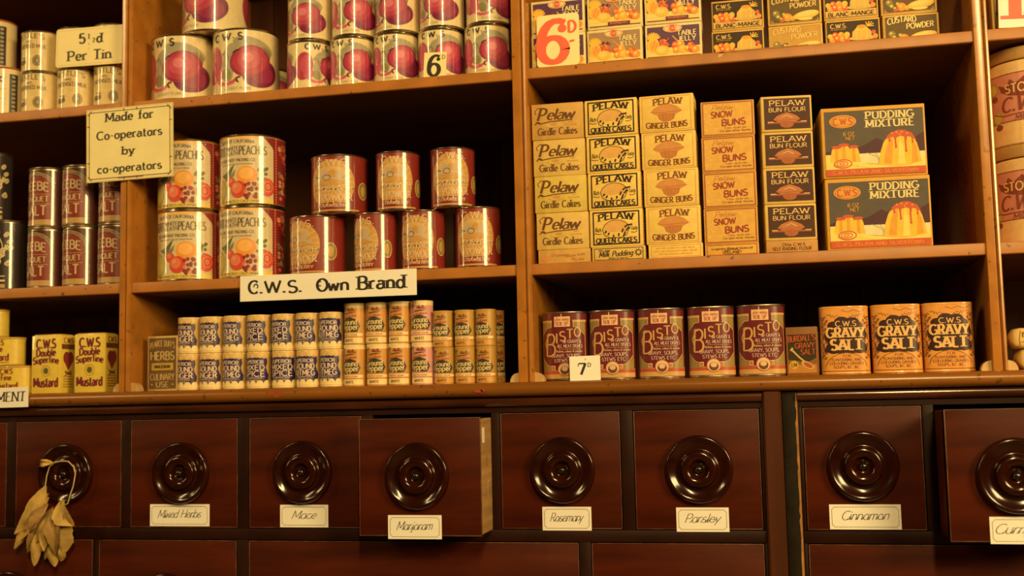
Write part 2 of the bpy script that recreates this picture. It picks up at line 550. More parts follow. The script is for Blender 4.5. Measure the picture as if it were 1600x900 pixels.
# ------------------------------------------------------------------ scene graph
def tag(o, label, cat, group=None, kind=None):
    o['label'] = label
    o['category'] = cat
    if group:
        o['group'] = group
    if kind:
        o['kind'] = kind
    return o


def root(name, x, y, z, rz=0.0):
    o = bpy.data.objects.new(name, None)
    COL.objects.link(o)
    o.empty_display_size = 0.02
    o.location = (x, y, z + ZC)
    o.rotation_euler = (0, 0, math.radians(rz))
    return o


def dup(src, x, y, z, rz=0.0, tilt=0.0):
    r = src.copy()
    COL.objects.link(r)
    r.location = (x, y, z + ZC)
    r.rotation_euler = (0, math.radians(tilt), math.radians(rz))
    for ch in src.children:
        c = ch.copy()
        COL.objects.link(c)
        c.parent = r
        for g in ch.children:
            d = g.copy()
            COL.objects.link(d)
            d.parent = c
    return r


FIRST = {}


def place(key, builder, x, y, z, rz, label, cat, group):
    """first call builds the thing, later calls copy it part by part"""
    if key not in FIRST:
        o = builder()
        FIRST[key] = o
        o.location = (x, y, z + ZC)
        o.rotation_euler = (0, 0, math.radians(rz))
    else:
        o = dup(FIRST[key], x, y, z, rz)
    return tag(o, label, cat, group)


SHELF_TOP, MID, BASE = 0.4735, 0.1877, 0.0202      # shelf tops

# ------------------------------------------------------------------ the room
b = MB(); b.box(-2.4, 1.6, 0.45, 0.55, -ZC, 1.6, PLASTER)
b.build('wall_back')['kind'] = 'structure'
b = MB(); b.box(-2.4, 1.6, -3.6, 0.55, -ZC - 0.1, -ZC, BOARDS)
b.build('floor')['kind'] = 'structure'

# ------------------------------------------------------------------ the shelving
unit = tag(root('shelf_unit', 0, 0, 0), 'tall ochre painted shop shelving with beaded uprights, standing on the drawer cabinets', 'shelving')
UP = [(-1.62, -1.598), (-0.978, -0.9595), (-0.350, -0.3265), (0.2805, 0.300), (0.66, 0.682)]
D = 0.42


def upright(x0, x1):
    w = x1 - x0
    pr = [(x0, D), (x0, 0.001), (x0 + .06 * w, -0.003), (x0 + .5 * w, -0.0045), (x0 + .6 * w, -0.0042), (x0 + .65 * w, -0.0012), (x0 + .70 * w, -0.0042), (x0 + .78 * w, -0.006),
          (x0 + .90 * w, -0.0055), (x0 + .98 * w, -0.002), (x1, 0.001), (x1, D)]
    m = MB()
    m.sweep_z(pr, BASE, 0.84, OCHRE2)
    m.build('upright', unit)


for x0, x1 in UP:
    upright(x0, x1)


def board(x0, x1, z0, z1):
    y = 0.0
    pr = [(y + 0.0012, z0), (y, z0 + 0.0012), (y, z1 - 0.0018), (y + 0.0005, z1 - 0.0006), (y + 0.002, z1), (D, z1), (D, z0)]
    m = MB()
    m.sweep_x(pr, x0, x1, OCHRE)
    m.box(x0, x1, 0.006, D, z0 - 0.0006, z0, UNDER)  # thin sheet under the board, carrying the painted shade
    m.build('shelf', unit)


for k in range(4):
    x0, x1 = UP[k][1], UP[k + 1][0]
    board(x0, x1, 0.4575, SHELF_TOP)
    board(x0, x1, 0.1716, MID)
    board(x0, x1, 0.775, 0.791)
m = MB()
m.sweep_x([(D, 0.84), (D, 0.87), (-0.03, 0.87), (-0.032, 0.862), (-0.02, 0.855), (-0.008, 0.845), (-0.006, 0.84)], -1.62, 0.682, OCHRE2)
m.build('cornice', unit)
m = MB()
for k in range(26):
    x0 = -1.62 + k * 0.0886
    m.box(x0 + 0.0008, x0 + 0.0878, D, D + 0.014, 0.0, 0.84, BACK, 0.0015)
m.build('back_panel', unit)
m = MB()
m.sweep_x([(D, 0.0), (-0.006, 0.0), (-0.011, 0.002), (-0.0145, 0.006), (-0.0155, 0.0105), (-0.014, 0.015), (-0.010, 0.0188), (-0.004, BASE), (D, BASE)], -1.64, 0.70, LEDGE)
m.build('ledge', unit)
WAXRED = ink('red_stain', (0.34, 0.05, 0.03), 0.6)
m = MB()
for cx, cz, rx, rz in ((-0.7165, 0.0115, 0.007, 0.0035), (-0.707, 0.013, 0.006, 0.003), (-0.7115, 0.0085, 0.005, 0.0025)):
    m.face([(cx + rx * math.cos(2 * PI * k / 14), -0.0157 + 0.003 * abs(math.sin(2 * PI * k / 14)) * 0.3, cz + rz * math.sin(2 * PI * k / 14)) for k in range(14)], WAXRED)
m.build('stain', unit)['label'] = 'small red stain on the ledge'


m = MB()
for cx, cz, rx, rz in ((-0.405, 0.0085, 0.007, 0.0022), (-0.398, 0.0095, 0.004, 0.002)):
    m.face([(cx + rx * math.cos(2 * PI * k / 12), -0.0157, cz + rz * math.sin(2 * PI * k / 12)) for k in range(12)], WAXRED)
m.build('stain', unit)['label'] = 'faint red stain on the ledge'
# scraped front edge of the upper shelf, right-hand bay
m = MB()
rr = random.Random(21)
top, low = [], []
for k in range(30):
    x = -0.056 + 0.0043 * k
    top.append((x, SHELF_TOP + 0.0001))
    low.append((x, SHELF_TOP - 0.0012 - rr.uniform(0, 0.0022) * (1 - k / 34)))
m.prism(low + top[::-1], -0.0004, 0.0022, CHIP)
m.prism([(-0.052, SHELF_TOP - 0.001), (-0.046, SHELF_TOP - 0.001), (-0.0495, SHELF_TOP - 0.0065), (-0.053, SHELF_TOP - 0.009), (-0.0545, SHELF_TOP - 0.006)], -0.0004, 0.0022, BLOCKP)
m.build('chipped_edge', unit)['label'] = 'scraped and chipped shelf edge'


def corner_block(x, s):
    q = [(0, 0), (0.013, 0), (0.0125, 0.004), (0.010, 0.009), (0.006, 0.012), (0, 0.0135)]
    m = MB()
    m.prism([(x + s * a, BASE + c) for a, c in q], 0.004, 0.018, BLOCKP)
    m.build('corner_block', unit)


for x0, x1 in UP[1:4]:
    corner_block(x0, -1)
    corner_block(x1, 1)

# ------------------------------------------------------------------ the drawer cabinets
knob_mesh = None
KPROF = [(0.0445, 0.0), (0.0456, -0.002), (0.0460, -0.005), (0.0456, -0.0085), (0.0446, -0.0108), (0.0432, -0.0118), (0.0416, -0.0118), (0.0398, -0.0110), (0.0375, -0.0096), (0.0348, -0.0081), (0.0320, -0.0069), (0.0292, -0.0062), (0.0270, -0.0062), (0.0256, -0.0070), (0.0250, -0.0085),
         (0.0247, -0.0115), (0.0241, -0.0132), (0.0230, -0.0142), (0.0205, -0.0148), (0.0175, -0.0147), (0.0150, -0.0140), (0.0132, -0.0128), (0.0118, -0.0110), (0.0108, -0.0090), (0.0098, -0.0075), (0.0080, -0.0066), (0.0, -0.0062)]
BPROF = [(0.0, -0.0150), (0.002, -0.0147), (0.0038, -0.0136), (0.0050, -0.0118), (0.0054, -0.0095), (0.0049, -0.0075), (0.004, -0.0062)]


def knob(parent, x, z, y):
    global knob_mesh
    if knob_mesh is None:
        m = MB()
        m.lathe_y(KPROF, (0, 0, 0), KNOB, 72)
        m.lathe_y(BPROF, (0, 0, 0), KNOBC, 32)
        o = m.build('knob', parent, (x, y, z), angle=50)
        knob_mesh = o.data
    else:
        o = bpy.data.objects.new('knob', knob_mesh)
        COL.objects.link(o)
        o.parent = parent
        o.location = (x, y, z)
    return o


def name_card(parent, words, w, h, x, z, y, rot=0.0, tx=-1):
    m = MB()
    m.box(-w / 2, w / 2, -0.0008, 0, -h / 2, h / 2, CARD)
    a = Art()
    W, H = w * 1000, h * 1000
    i, c = 3.2, 2.6
    x1, z1 = W / 2 - i, H / 2 - i
    P = []
    for sx, sz, a0 in ((1, 1, 180), (1, -1, 90), (-1, -1, 0), (-1, 1, 270)):
        q = A(sx * x1, sz * z1, c, c, a0, a0 + 90)
        P += q
    P = P + [P[0]]
    a.line(P, 0.45, LINE)
    a.text(words, tx, -H * 0.12, H * 0.36, INK, W=0.6, con=0.6, slant=0.42, fit=W * (0.72 if len(words) > 8 else 0.66 if len(words) > 5 else 0.5), sp=0.7, rise=0.012, script=True)
    m.mapped(a, lambda px, pz, l: ((px, -0.0008 - l, pz), None))
    o = m.build('name_card', parent, (x, y, z))
    o.rotation_euler = (0, math.radians(rot), 0)
    return o


def drawer(parent, x0, x1, z0, z1, pull=0.0, drop=0.0, words=None, cw=0.075, cz=-0.168, cx=0.0, knobs=1, side=MAHOGD, kz=None, kx=0.0, roll=0.0):
    z0, z1 = min(z0, z1), max(z0, z1)
    g = 0.0014
    w, h = x1 - x0 - 2 * g, z1 - z0 - 2 * g
    cxx, czz = (x0 + x1) / 2, (z0 + z1) / 2
    m = MB()
    m.box(-w / 2, w / 2, 0, 0.019, -h / 2, h / 2, MAHOG, 0.0012)
    for q in ((-w / 2 - 0.0002, -w / 2 + 0.0010, -h / 2, h / 2), (w / 2 - 0.0010, w / 2 + 0.0002, -h / 2, h / 2), (-w / 2, w / 2, h / 2 - 0.0010, h / 2 + 0.0002), (-w / 2, w / 2, -h / 2 - 0.0002, -h / 2 + 0.0010)):
        m.box(q[0], q[1], -0.0006, 0.003, q[2], q[3], MAHOGE, 0.0003)
    d = m.build('drawer', parent, (cxx, 0.0008 - pull, czz - drop))
    d.rotation_euler = (math.radians(roll), 0, 0)
    m = MB()
    t = 0.009
    e = 0.002
    m.box(-w / 2 + 0.0003 * (side is not MAHOG), -w / 2 + t, 0.019 * (side is not MAHOG) + 0.0016, 0.33, -h / 2 + e, h / 2 - 0.022 * (side is not MAHOG) - e, side, 0.0006)
    m.box(w / 2 - t, w / 2 + 0.0003, 0.0016, 0.33, -h / 2 + e, h / 2 - e, side, 0.0006)
    m.box(-w / 2 + t, w / 2 - t, 0.019, 0.33, -h / 2 + e, -h / 2 + e + 0.006, side)
    m.box(-w / 2 + t, w / 2 - t, 0.322, 0.33, -h / 2 + 0.008, h / 2 - 0.03, side)
    m.build('drawer_box', d)
    if knobs:
        knob(d, kx, (kz if kz is not None else -0.1035) - czz, 0)
    if words:
        name_card(d, words, cw, 0.0325, cx - cxx, cz - czz, -0.0002, tx=-16 if words == 'Curry' else -1)
    return d


LC = tag(root('drawer_cabinet', 0, 0, 0), 'long dark mahogany spice drawer cabinet under the ledge, left of the brown post', 'cabinet')
ROW1 = [(-1.372, -1.171), (-1.156, -0.972), (-0.958, -0.780), (-0.763, -0.585), (-0.569, -0.391), (-0.379, -0.207), (-0.190, -0.018)]
ROW2 = [(-1.30, -1.019), (-1.0105, -0.782), (-0.764, -0.269), (-0.253, -0.018)]
ZT, ZB, ZT2, ZB2 = -0.0224, -0.186, -0.2024, -0.392


def carcass(parent, x0, x1, rows, rail, stile):
    m = MB()
    m.box(x0, x1, 0.0, 0.40, ZT, -0.0006, stile)
    # rounded nosing along the top rail
    m.sweep_x([(0.0, -0.0020), (-0.004, -0.0022), (-0.0066, -0.0045), (-0.0075, -0.0078), (-0.0066, -0.0110), (-0.004, -0.0135), (0.0, -0.0140)], x0, x1, rail)
    m.box(x0, x1, 0.0, 0.40, ZT2, ZB, stile, 0.001)
    m.box(x0, x1, 0.0, 0.40, ZB2 - 0.02, ZB2, stile, 0.001)
    m.box(x0, x1, 0.40, 0.415, -ZC, -0.0006, stile)
    m.box(x0, x1, 0.004, 0.40, -ZC + 0.08, ZB2 - 0.02, stile)
    m.box(x0, x1, 0.03, 0.40, -ZC, -ZC + 0.08, stile)
    for (zt, zb), slots in rows:
        e = [x0] + [v for s in slots for v in s] + [x1]
        for k in range(0, len(e), 2):
            if e[k + 1] - e[k] > 0.001:
                m.box(e[k], e[k + 1], 0.0, 0.40, zb, zt, stile, 0.0008)
    m.build('carcass', parent)


carcass(LC, -1.60, -0.0142, [((ZT, ZB), ROW1), ((ZT2, ZB2), ROW2)], MAHOGR, MAHOGD)
KX = [-1.27, -1.065, -0.871, -0.676, None, -0.289, -0.101]
for k, (x0, x1) in enumerate(ROW1):
    c = (x0 + x1) / 2
    if k == 4:
        mj = drawer(LC, x0, x1, ZT, ZB, pull=0.06, drop=0.0035, words='Marjoram', cw=0.077, cx=-0.4875, cz=-0.1725, side=PALEWOOD, kx=-0.482 - c, kz=-0.1025, roll=0.0)
        w = x1 - x0 - 0.0028
        m = MB()
        m.box(w / 2, w / 2 + 0.0006, 0.010, 0.022, 0.045, 0.066, CARD)
        m.build('paper_sticker', mj)
        a = Art()
        a.line([(0, 28), (4, 22), (1, 16), (5, 12)], 1.1, LINE)
        a.ring(9, -20, 5, 12, 1.0, CARD, a0=60, a1=260)
        m = MB()
        m.mapped(a, lambda px, pz, l: ((w / 2 + 0.00035 + l, 0.030 + px, pz), None))
        m.build('chalk_mark', mj)
    else:
        words = {2: 'Mixed Herbs', 3: 'Mace', 5: 'Rosemary', 6: 'Parsley'}.get(k)
        cw = {2: 0.0975, 3: 0.075, 5: 0.069, 6: 0.0705}.get(k, 0.07)
        cx = {2: -0.875, 3: -0.6755, 5: -0.2855, 6: -0.099}.get(k, 0)
        cz = {2: -0.1665, 3: -0.1675, 5: -0.1705, 6: -0.1715}.get(k, 0)
        drawer(LC, x0, x1, ZT, ZB, words=words, cw=cw, cx=cx, cz=cz, kx=KX[k] - c)
for k, (x0, x1) in enumerate(ROW2):
    drawer(LC, x0, x1, ZT2, ZB2, kz=-0.297)

m = MB()
m.sweep_z([(-0.0138, 0.41), (-0.0138, -0.003), (-0.011, -0.0062), (0.008, -0.0062), (0.0112, -0.003), (0.0112, 0.41)], -ZC, -0.0006, POST)
tag(m.build('cabinet_post'), 'brown wooden post between the two drawer cabinets', 'post')

RC = tag(root('drawer_cabinet', 0, 0, 0), 'smaller mahogany drawer cabinet right of the brown post, black left edge', 'cabinet')
RROW1 = [(0.0375, 0.1905), (0.2045, 0.367), (0.383, 0.545)]
RROW2 = [(0.0375, 0.545)]
carcass(RC, 0.0325, 0.70, [((ZT, ZB), RROW1), ((ZT2, ZB2), RROW2)], MAHOGR, MAHOGD)
m = MB()
m.box(0.0118, 0.0305, -0.001, 0.40, -ZC, -0.0006, BLACKP, 0.001)
m.build('edge_strip', RC)['label'] = 'black painted edge strip'
m = MB()
rr = random.Random(3)
pts = []
z = -0.003
while z > -0.40:
    pts.append((0.0306 - rr.uniform(0.0002, 0.0022), z))
    z -= rr.uniform(0.005, 0.012)
m.prism([(0.0322, -0.003)] + pts + [(0.0322, -0.40)], -0.0016, 0.05, CHIP)
m.build('worn_edge', RC)['label'] = 'chipped edge of bare wood'
drawer(RC, *RROW1[0], ZT, ZB, words='Cinnamon', cw=0.0905, cx=0.1125, cz=-0.1675, kx=0.113 - 0.114, kz=-0.101)
drawer(RC, *RROW1[1], ZT, ZB, pull=0.085, drop=0.004, words='Curry', cw=0.082, cx=0.2925, cz=-0.1705, kx=0.2845 - 0.28575, kz=-0.1045, side=MAHOG)
drawer(RC, *RROW1[2], ZT, ZB)
drawer(RC, *RROW2[0], ZT2, ZB2, kz=-0.297)

# ------------------------------------------------------------------ dried leaves hung on a knob
LB = tag(root('dried_leaf_bunch', -1.065, 0, -0.1035), 'bunch of dried leaves hung by pale string from a drawer knob', 'dried leaves')


def hang_leaf(p0, p1, w, y0, y1, bow, m_, fold=0.35, ragged=0.0):
    # p0 stalk end, p1 tip, in millimetres from the knob's centre
    N, K = 14, 6
    dx, dz = p1[0] - p0[0], p1[1] - p0[1]
    L = math.hypot(dx, dz)
    nx, nz = -dz / L, dx / L
    rows = []
    rr = random.Random(int(p0[0] * 31 + p1[1]))
    curl = 1 if rr.random() < 0.6 else -1
    for i in range(N + 1):
        t = i / N
        ww = w * (math.sin(PI * min(1, t * 0.95 + 0.03)) ** 0.95) / 2
        b = bow * math.sin(PI * t)
        cx, cz = p0[0] + dx * t + nx * b, p0[1] + dz * t + nz * b
        y = y0 + (y1 - y0) * t - 7 * math.sin(PI * t)
        row = []
        for j in range(K + 1):
            s = j / K * 2 - 1
            o = s * ww * (1 + ragged * rr.uniform(-1, 0.3))
            row.append(((cx + nx * o) / 1000, (y + curl * fold * 1.5 * abs(o) * (0.6 + 0.8 * t) + 1.6 * math.sin(8 * t + 5 * s + bow)) / 1000, (cz + nz * o) / 1000))
        rows.append(row)
    back = [[(x, y + 0.0006, z) for x, y, z in r] for r in rows]
    m = MB()
    m.grid(rows, m_)
    m.grid(back, m_)
    o = m.build('leaf', LB, angle=80)
    return o


def q(X, Y):
    return ((X - 425) / 5 * 1.03, -(Y - 180) / 5 * 1.03)


for p0, p1, w, y0, y1, bow, mm_, fo in [
    ((350, 430), (150, 760), 16, -17, -14, 4, LEAFB, .5), ((400, 450), (300, 800), 15, -16, -15, -3, LEAFM, .5),
    ((318, 262), (78, 612), 26, -22, -26, 7, LEAFM, .3), ((330, 320), (62, 690), 17, -19, -14, 5, LEAFM, .5), ((345, 345), (58, 722), 20, -23, -20, -5, LEAFM, .4),
    ((350, 390), (225, 600), 14, -26, -30, 2, LEAFB, .5), ((305, 500), (232, 845), 19, -20, -22, -4, LEAFM, .4), ((372, 470), (328, 735), 20, -27, -27, -8, LEAFM, .45),
    ((392, 415), (425, 765), 20, -25, -24, 6, LEAFB, .5), ((385, 640), (388, 852), 18, -20, -17, -4, LEAFM, .4), ((455, 365), (578, 548), 25, -24, -28, -4, LEAFM, .35),
    ((442, 410), (470, 590), 15, -20, -22, 3, LEAFB, .5), ((520, 530), (470, 755), 34, -21, -20, -9, LEAFM, .2), ((430, 700), (440, 812), 14, -18, -16, 2, LEAFM, .4),
    ((385, 92), (252, 112), 9, -21, -17, -2, LEAFM, .4)]:
    hang_leaf(q(*p0), q(*p1), w * 1.28, y0, y1, bow, mm_, fo, 0.14)
pts = [q(310, 280), q(322, 190), q(345, 120), q(385, 92), q(440, 82), q(500, 84), q(545, 125), q(560, 175), q(545, 260), q(520, 330), q(502, 390), q(480, 400)]
m = MB()
m.tube([(x / 1000, -0.021, z / 1000) for x, z in pts], 0.0009, STRING)
m.build('string', LB, angle=80)

# ------------------------------------------------------------------ inks
CREAM = ink('cream_print', (0.80, 0.72, 0.48), 0.4)
CREAMC = ink('glossy_cream_label', lamp(230, 178, 88), 0.35, 1.0)
BLACKC = ink('black_print', (0.03, 0.022, 0.02), 0.4)
BROWNI = ink('brown_print', (0.15, 0.065, 0.025), 0.5)
PLUM1 = ink('plum_red', lamp(182, 50, 46), 0.35, 1.0)
PLUMM = ink('plum_magenta', lamp(152, 36, 44), 0.35, 1.0)
PLUM2 = ink('plum_light', lamp(200, 68, 58), 0.35, 1.0)
PLUM3 = ink('plum_glow', lamp(220, 104, 76), 0.35, 1.0)
PLUMD = ink('plum_dark', lamp(122, 26, 40), 0.35, 1.0)
GREYG = ink('grey_leaf', (0.33, 0.29, 0.19), 0.35, 1.0)
OLIVE = ink('olive_leaf', (0.22, 0.19, 0.07), 0.35, 1.0)
BLACKG = ink('glossy_black', (0.035, 0.025, 0.025), 0.3, 1.0)
PURPLE = ink('purple_print', (0.10, 0.025, 0.07), 0.35, 1.0)


def tin(name, sec, h, art, metal=TIN, dx=3.0, rim=0.0011, cap_name='lid', inset=0.0003):
    r = root(name, 0, 0, 0)
    m = MB()
    m.loft(sec, [(0.0022, 0.0006), (0.0006, 0.0001), (-rim * .7, 0.0008), (-rim, 0.0018), (-rim * .6, 0.0029), (inset, 0.0036), (inset, h - 0.0036)], metal)
    m.build('body', r)
    m = MB()
    m.loft(sec, [(inset + 0.0002, h - 0.0037), (-rim * .6, h - 0.0030), (-rim, h - 0.0019), (-rim * .7, h - 0.0008), (0.0002, h - 0.0001), (0.0012, h - 0.0001), (0.0020, h - 0.0010), (0.0024, h - 0.0036)], metal)
    m.build(cap_name, r)
    m = MB()
    m.mapped(art, sec.map(), dx)
    m.build('label', r)
    return r


def band(a, sec, z0, z1, m):
    a.rect(-sec.L * 500, z0, sec.L * 500, z1, m, 0)


# ---- fruit tins, cream label with big red plums
def fruit_art(sec, k, top):
    a = Art()
    band(a, sec, 3.8, top, CREAMC)
    per = 163 * k
    for X in (0, per):
        X = X if X == 0 else X
        def E(x, z, rx, rz, m, l, rot=0):
            a.ell(X + x * k, z * k, rx * k, rz * k, m, l, rot, 26)
        E(30, 79, 34, 13, GREYG, 1, -14); E(-8, 70, 15, 10, GREYG, 1, 50); E(46, 66, 13, 14, OLIVE, 1, -40); E(-12, 42, 9, 20, GREYG, 1, 10); E(-14, 33, 8, 10, OLIVE, 2, 0)
        E(-42, 52, 20, 30, PLUM1, 2, -8); E(-38, 56, 11, 19, PLUM2, 3, -8); E(-31, 34, 12, 9, PLUM2, 2, 30)
        E(42, 36, 31, 22, PLUMD, 2, 15); E(46, 34, 20, 13, PLUMM, 3, 15)
        E(25, 54, 33, 26, PLUMM, 4, 8); E(24, 55, 28, 22, PLUM1, 5, 12); E(22, 57, 18, 15, PLUM2, 6, 20); E(20, 60, 9, 8, PLUM3, 7, 20)
        a.line([(X + x * k, z * k) for x, z in A(-14, 42, 24, 23, 195, 318)], 4.5 * k, PLUM2, 3)
        a.line([(X + x * k, z * k) for x, z in A(-14, 42, 27, 26, 200, 300)], 1.6 * k, PLUM3, 3)
        a.line([(X + x * k, z * k) for x, z in [(-22, 66), (-15, 70), (-11, 62), (-9, 56)]], 2 * k, OLIVE, 4)
        a.line([(X + x * k, z * k) for x, z in [(-3, 67), (2, 71), (8, 72)]], 2 * k, BLACKG, 5)
        a.line([(X + x * k, z * k) for x, z in A(7, 25, 4, 4, 60, 260)], 2.6 * k, PURPLE, 6)
        a.text('C', X - 34 * k, 88.5 * k, 11 * k, BLACKG, 5, W=2.3)
        a.text('W', X - 14 * k, 88.5 * k, 11 * k, BLACKG, 5, W=2.3, fit=15 * k)
        a.text('.', X - 2 * k, 91 * k, 9.5 * k, BLACKG, 5, W=2.2)
        a.text('S', X + 9 * k, 88.5 * k, 11 * k, BLACKG, 5, W=2.3)
        a.text('DESSERT PLUMS', X + 4 * k, 9 * k, 4.2 * k, GREYG, 5, W=1.2, fit=42 * k)
    return a


SB, SS = Section(0.0515, 0.0515), Section(0.0342, 0.0342)
HB, HS = 0.1076, 0.0792
mk_big = lambda: tin('fruit_tin', SB, HB, fruit_art(SB, 1.0, 103.8), TIN)
mk_small = lambda: tin('fruit_tin', SS, HS, fruit_art(SS, 0.735, 75.5), TIN, 2.5)
GB, GS = 'large plum tins stacked in a pyramid', 'plum tins stacked two high by the middle upright'
for x, y, z, rz, l in [(-0.905, 0.064, SHELF_TOP, -4, 'large cream fruit tin with red plums, lower left of the pyramid'),
                       (-0.798, 0.064, SHELF_TOP, 6, 'large cream fruit tin with red plums, lower right of the pyramid'),
                       (-0.853, 0.066, SHELF_TOP + HB, -30, 'large cream fruit tin on top of the pyramid, cut by the top of the photo')]:
    place('big', mk_big, x, y, z, rz, l, 'tin', GB)
ORD = ['first', 'second', 'third', 'fourth', 'fifth', 'sixth', 'seventh']
for k, (x, rl, ru) in enumerate([(-0.6845, 58, -22), (-0.6135, 4, 2), (-0.5425, 4, -28), (-0.4715, 10, -26), (-0.398, 2, 16)]):
    w = ORD[k]
    place('small', mk_small, x, 0.052, SHELF_TOP, rl, 'smaller red plum tin in the lower tier, %s of five from the left' % w, 'tin', GS)
    place('small', mk_small, x + (0.003 if k else 0.001), 0.052, SHELF_TOP + HS, ru, 'smaller red plum tin in the upper tier, %s of five from the left' % w, 'tin', GS)
place('small', mk_small, -0.806, 0.172, SHELF_TOP, 20, 'plum tin half hidden in the dark behind the large tins', 'tin', GS)

# ---- peach tins
PBG = ink('pale_peach_label', lamp(222, 172, 90), 0.32, 1.0)
PTX = ink('label_grey_text', (0.10, 0.085, 0.07), 0.4, 0.6)
ORG = ink('orange_fruit', (0.80, 0.30, 0.05), 0.35, 1.0)
ORGL = ink('pale_orange_fruit', (0.85, 0.45, 0.12), 0.35, 1.0)
REDF = ink('red_fruit', (0.60, 0.07, 0.04), 0.35, 1.0)
REDL = ink('light_red_fruit', (0.74, 0.18, 0.09), 0.35, 1.0)
PEAR = ink('green_fruit', (0.40, 0.36, 0.08), 0.35, 1.0)
PEARL = ink('pale_green_fruit', (0.54, 0.50, 0.16), 0.35, 1.0)
LEAFD = ink('dark_leaf', (0.10, 0.11, 0.04), 0.35, 1.0)
MAROON = ink('maroon_print', (0.24, 0.025, 0.03), 0.35, 1.0)
YEL = ink('yellow_print', (0.78, 0.56, 0.12), 0.35, 1.0)
PINK = ink('pink_fruit', (0.66, 0.30, 0.18), 0.35, 1.0)


def peach_art(sec):
    a = Art()
    band(a, sec, 3.6, 107.6, PBG)
    a.rect(-80, 104, 80, 107.6, ORGL, 1)
    a.rect(-70, 3.6, 66, 11, YEL, 1)
    a.text('FRUITS OF CALIFORNIA', -4, 96, 5, PTX, W=1.5, fit=62, arc=2)
    a.text('DESSERT', -41, 79, 13, PTX, W=1.5, fit=36)
    a.text('WHITE', -9, 86, 6.4, PTX, W=1.4, fit=23)
    a.text('HEATH', -9, 78.4, 6.4, PTX, W=1.4, fit=23)
    a.text('PEACHES', 25, 79, 13, PTX, W=1.5, fit=42)
    a.text('DE LUXE FRUIT PACKING CO.', -4, 68.5, 4.6, PTX, W=1.6, fit=66)
    a.text('SANTA CLARA VALLEY CALIFORNIA', -4, 63.5, 2.2, PTX, W=1.5, fit=58)
    a.text('SAN FRANCISCO CALIFORNIA', 0, 5.2, 3.6, PTX, W=1.6, fit=70)
    fr = Art()
    fr.ell(-52, 38, 17, 20, PINK, 2); fr.ell(-50, 40, 10, 13, REDL, 3)
    fr.ell(-32, 23, 15, 16, PEAR, 3); fr.ell(-31, 24, 11, 12, PEARL, 4); fr.ring(-31, 24, 8, 9, 0.8, PEAR, 5)
    fr.poly([(-28, 43), (-18, 46), (-4, 57), (-8, 47), (-12, 40), (-20, 38)], LEAFD, 3, False)
    fr.poly([(-22, 36), (-10, 42), (-2, 50), (-4, 42), (-12, 34)], OLIVE, 4, False)
    fr.ell(14, 42, 14, 12, ORG, 3); fr.ell(13, 44, 10, 8, ORGL, 4)
    fr.ell(-9, 33, 7, 6.5, REDF, 5); fr.ell(-10, 35, 3.6, 3, REDL, 6)
    fr.ell(2, 23, 11.5, 11.5, REDF, 5); fr.ell(0, 25, 7.5, 7.5, REDL, 6); fr.ell(-2, 27, 3, 3, PINK, 7)
    rr = random.Random(5)
    for k in range(26):
        fr.ell(20 + rr.uniform(-8, 8), 22 + rr.uniform(-12, 9), 2.5, 2.5, MAROON if k % 3 else PINK, 5 + k % 3, n=10)
    for k in range(14):
        fr.ell(36 + rr.uniform(-6, 6), 44 + rr.uniform(-8, 8), 2.6, 2.2, OLIVE if k % 2 else LEAFD, 4, n=10)
    fr.ell(42, 26, 11, 12, REDF, 5); fr.ell(43, 27, 7, 8, REDL, 6); fr.ring(43, 27, 4.5, 5, 1.1, MAROON, 7)
    a.P += [([(x * 1.12, 9 + (z - 9) * 1.16) for x, z in pts], m_, l) for pts, m_, l in fr.P]
    a.poly([(40, 107), (62, 107), (62, 78), (56, 92), (48, 100)], MAROON, 2, False)
    a.rect(58, 4, 104, 107, MAROON, 2)
    for k in range(25):
        a.ell(63, 7 + 4.1 * k, 1.7, 1.5, REDL, 3, n=8)
    for k in range(34):
        a.ell(82 + rr.uniform(-12, 12), 20 + rr.uniform(-10, 78), 4, 3, (REDF, REDL, PINK, OLIVE)[k % 4], 3, n=10)
    return a


SP = Section(0.0505, 0.0505)
HP = 0.1112
mk_peach = lambda: tin('peach_tin', SP, HP, peach_art(SP))
for x, z, rz, l in [(-0.8885, MID, 2, 'pale peach tin with fruit picture, lower left, under the square card'), (-0.7835, MID, -4, 'pale peach tin with fruit picture, lower right of four'),
                    (-0.8885, MID + HP, -3, 'pale peach tin with fruit picture, upper left, beside the square card'), (-0.7825, MID + HP, -3, 'pale peach tin with fruit picture, upper right of four, uncovered')]:
    place('peach', mk_peach, x, 0.056, z, rz, l, 'tin', 'peach tins stacked two by two')

# ---- custard powder tins
CRED = ink('custard_red', lamp(140, 38, 18), 0.33, 1.0)
CGOLD = ink('custard_gold', lamp(206, 132, 44), 0.33, 1.0)
CGOLDL = ink('custard_pale_gold', lamp(220, 152, 60), 0.33, 1.0)
CBOWL = ink('custard_bowl', lamp(200, 150, 80), 0.33, 1.0)
CBLUE = ink('grey_blue_print', (0.10, 0.11, 0.10), 0.33, 1.0)
CTXT = ink('custard_lettering', lamp(232, 172, 92), 0.35, 1.0)


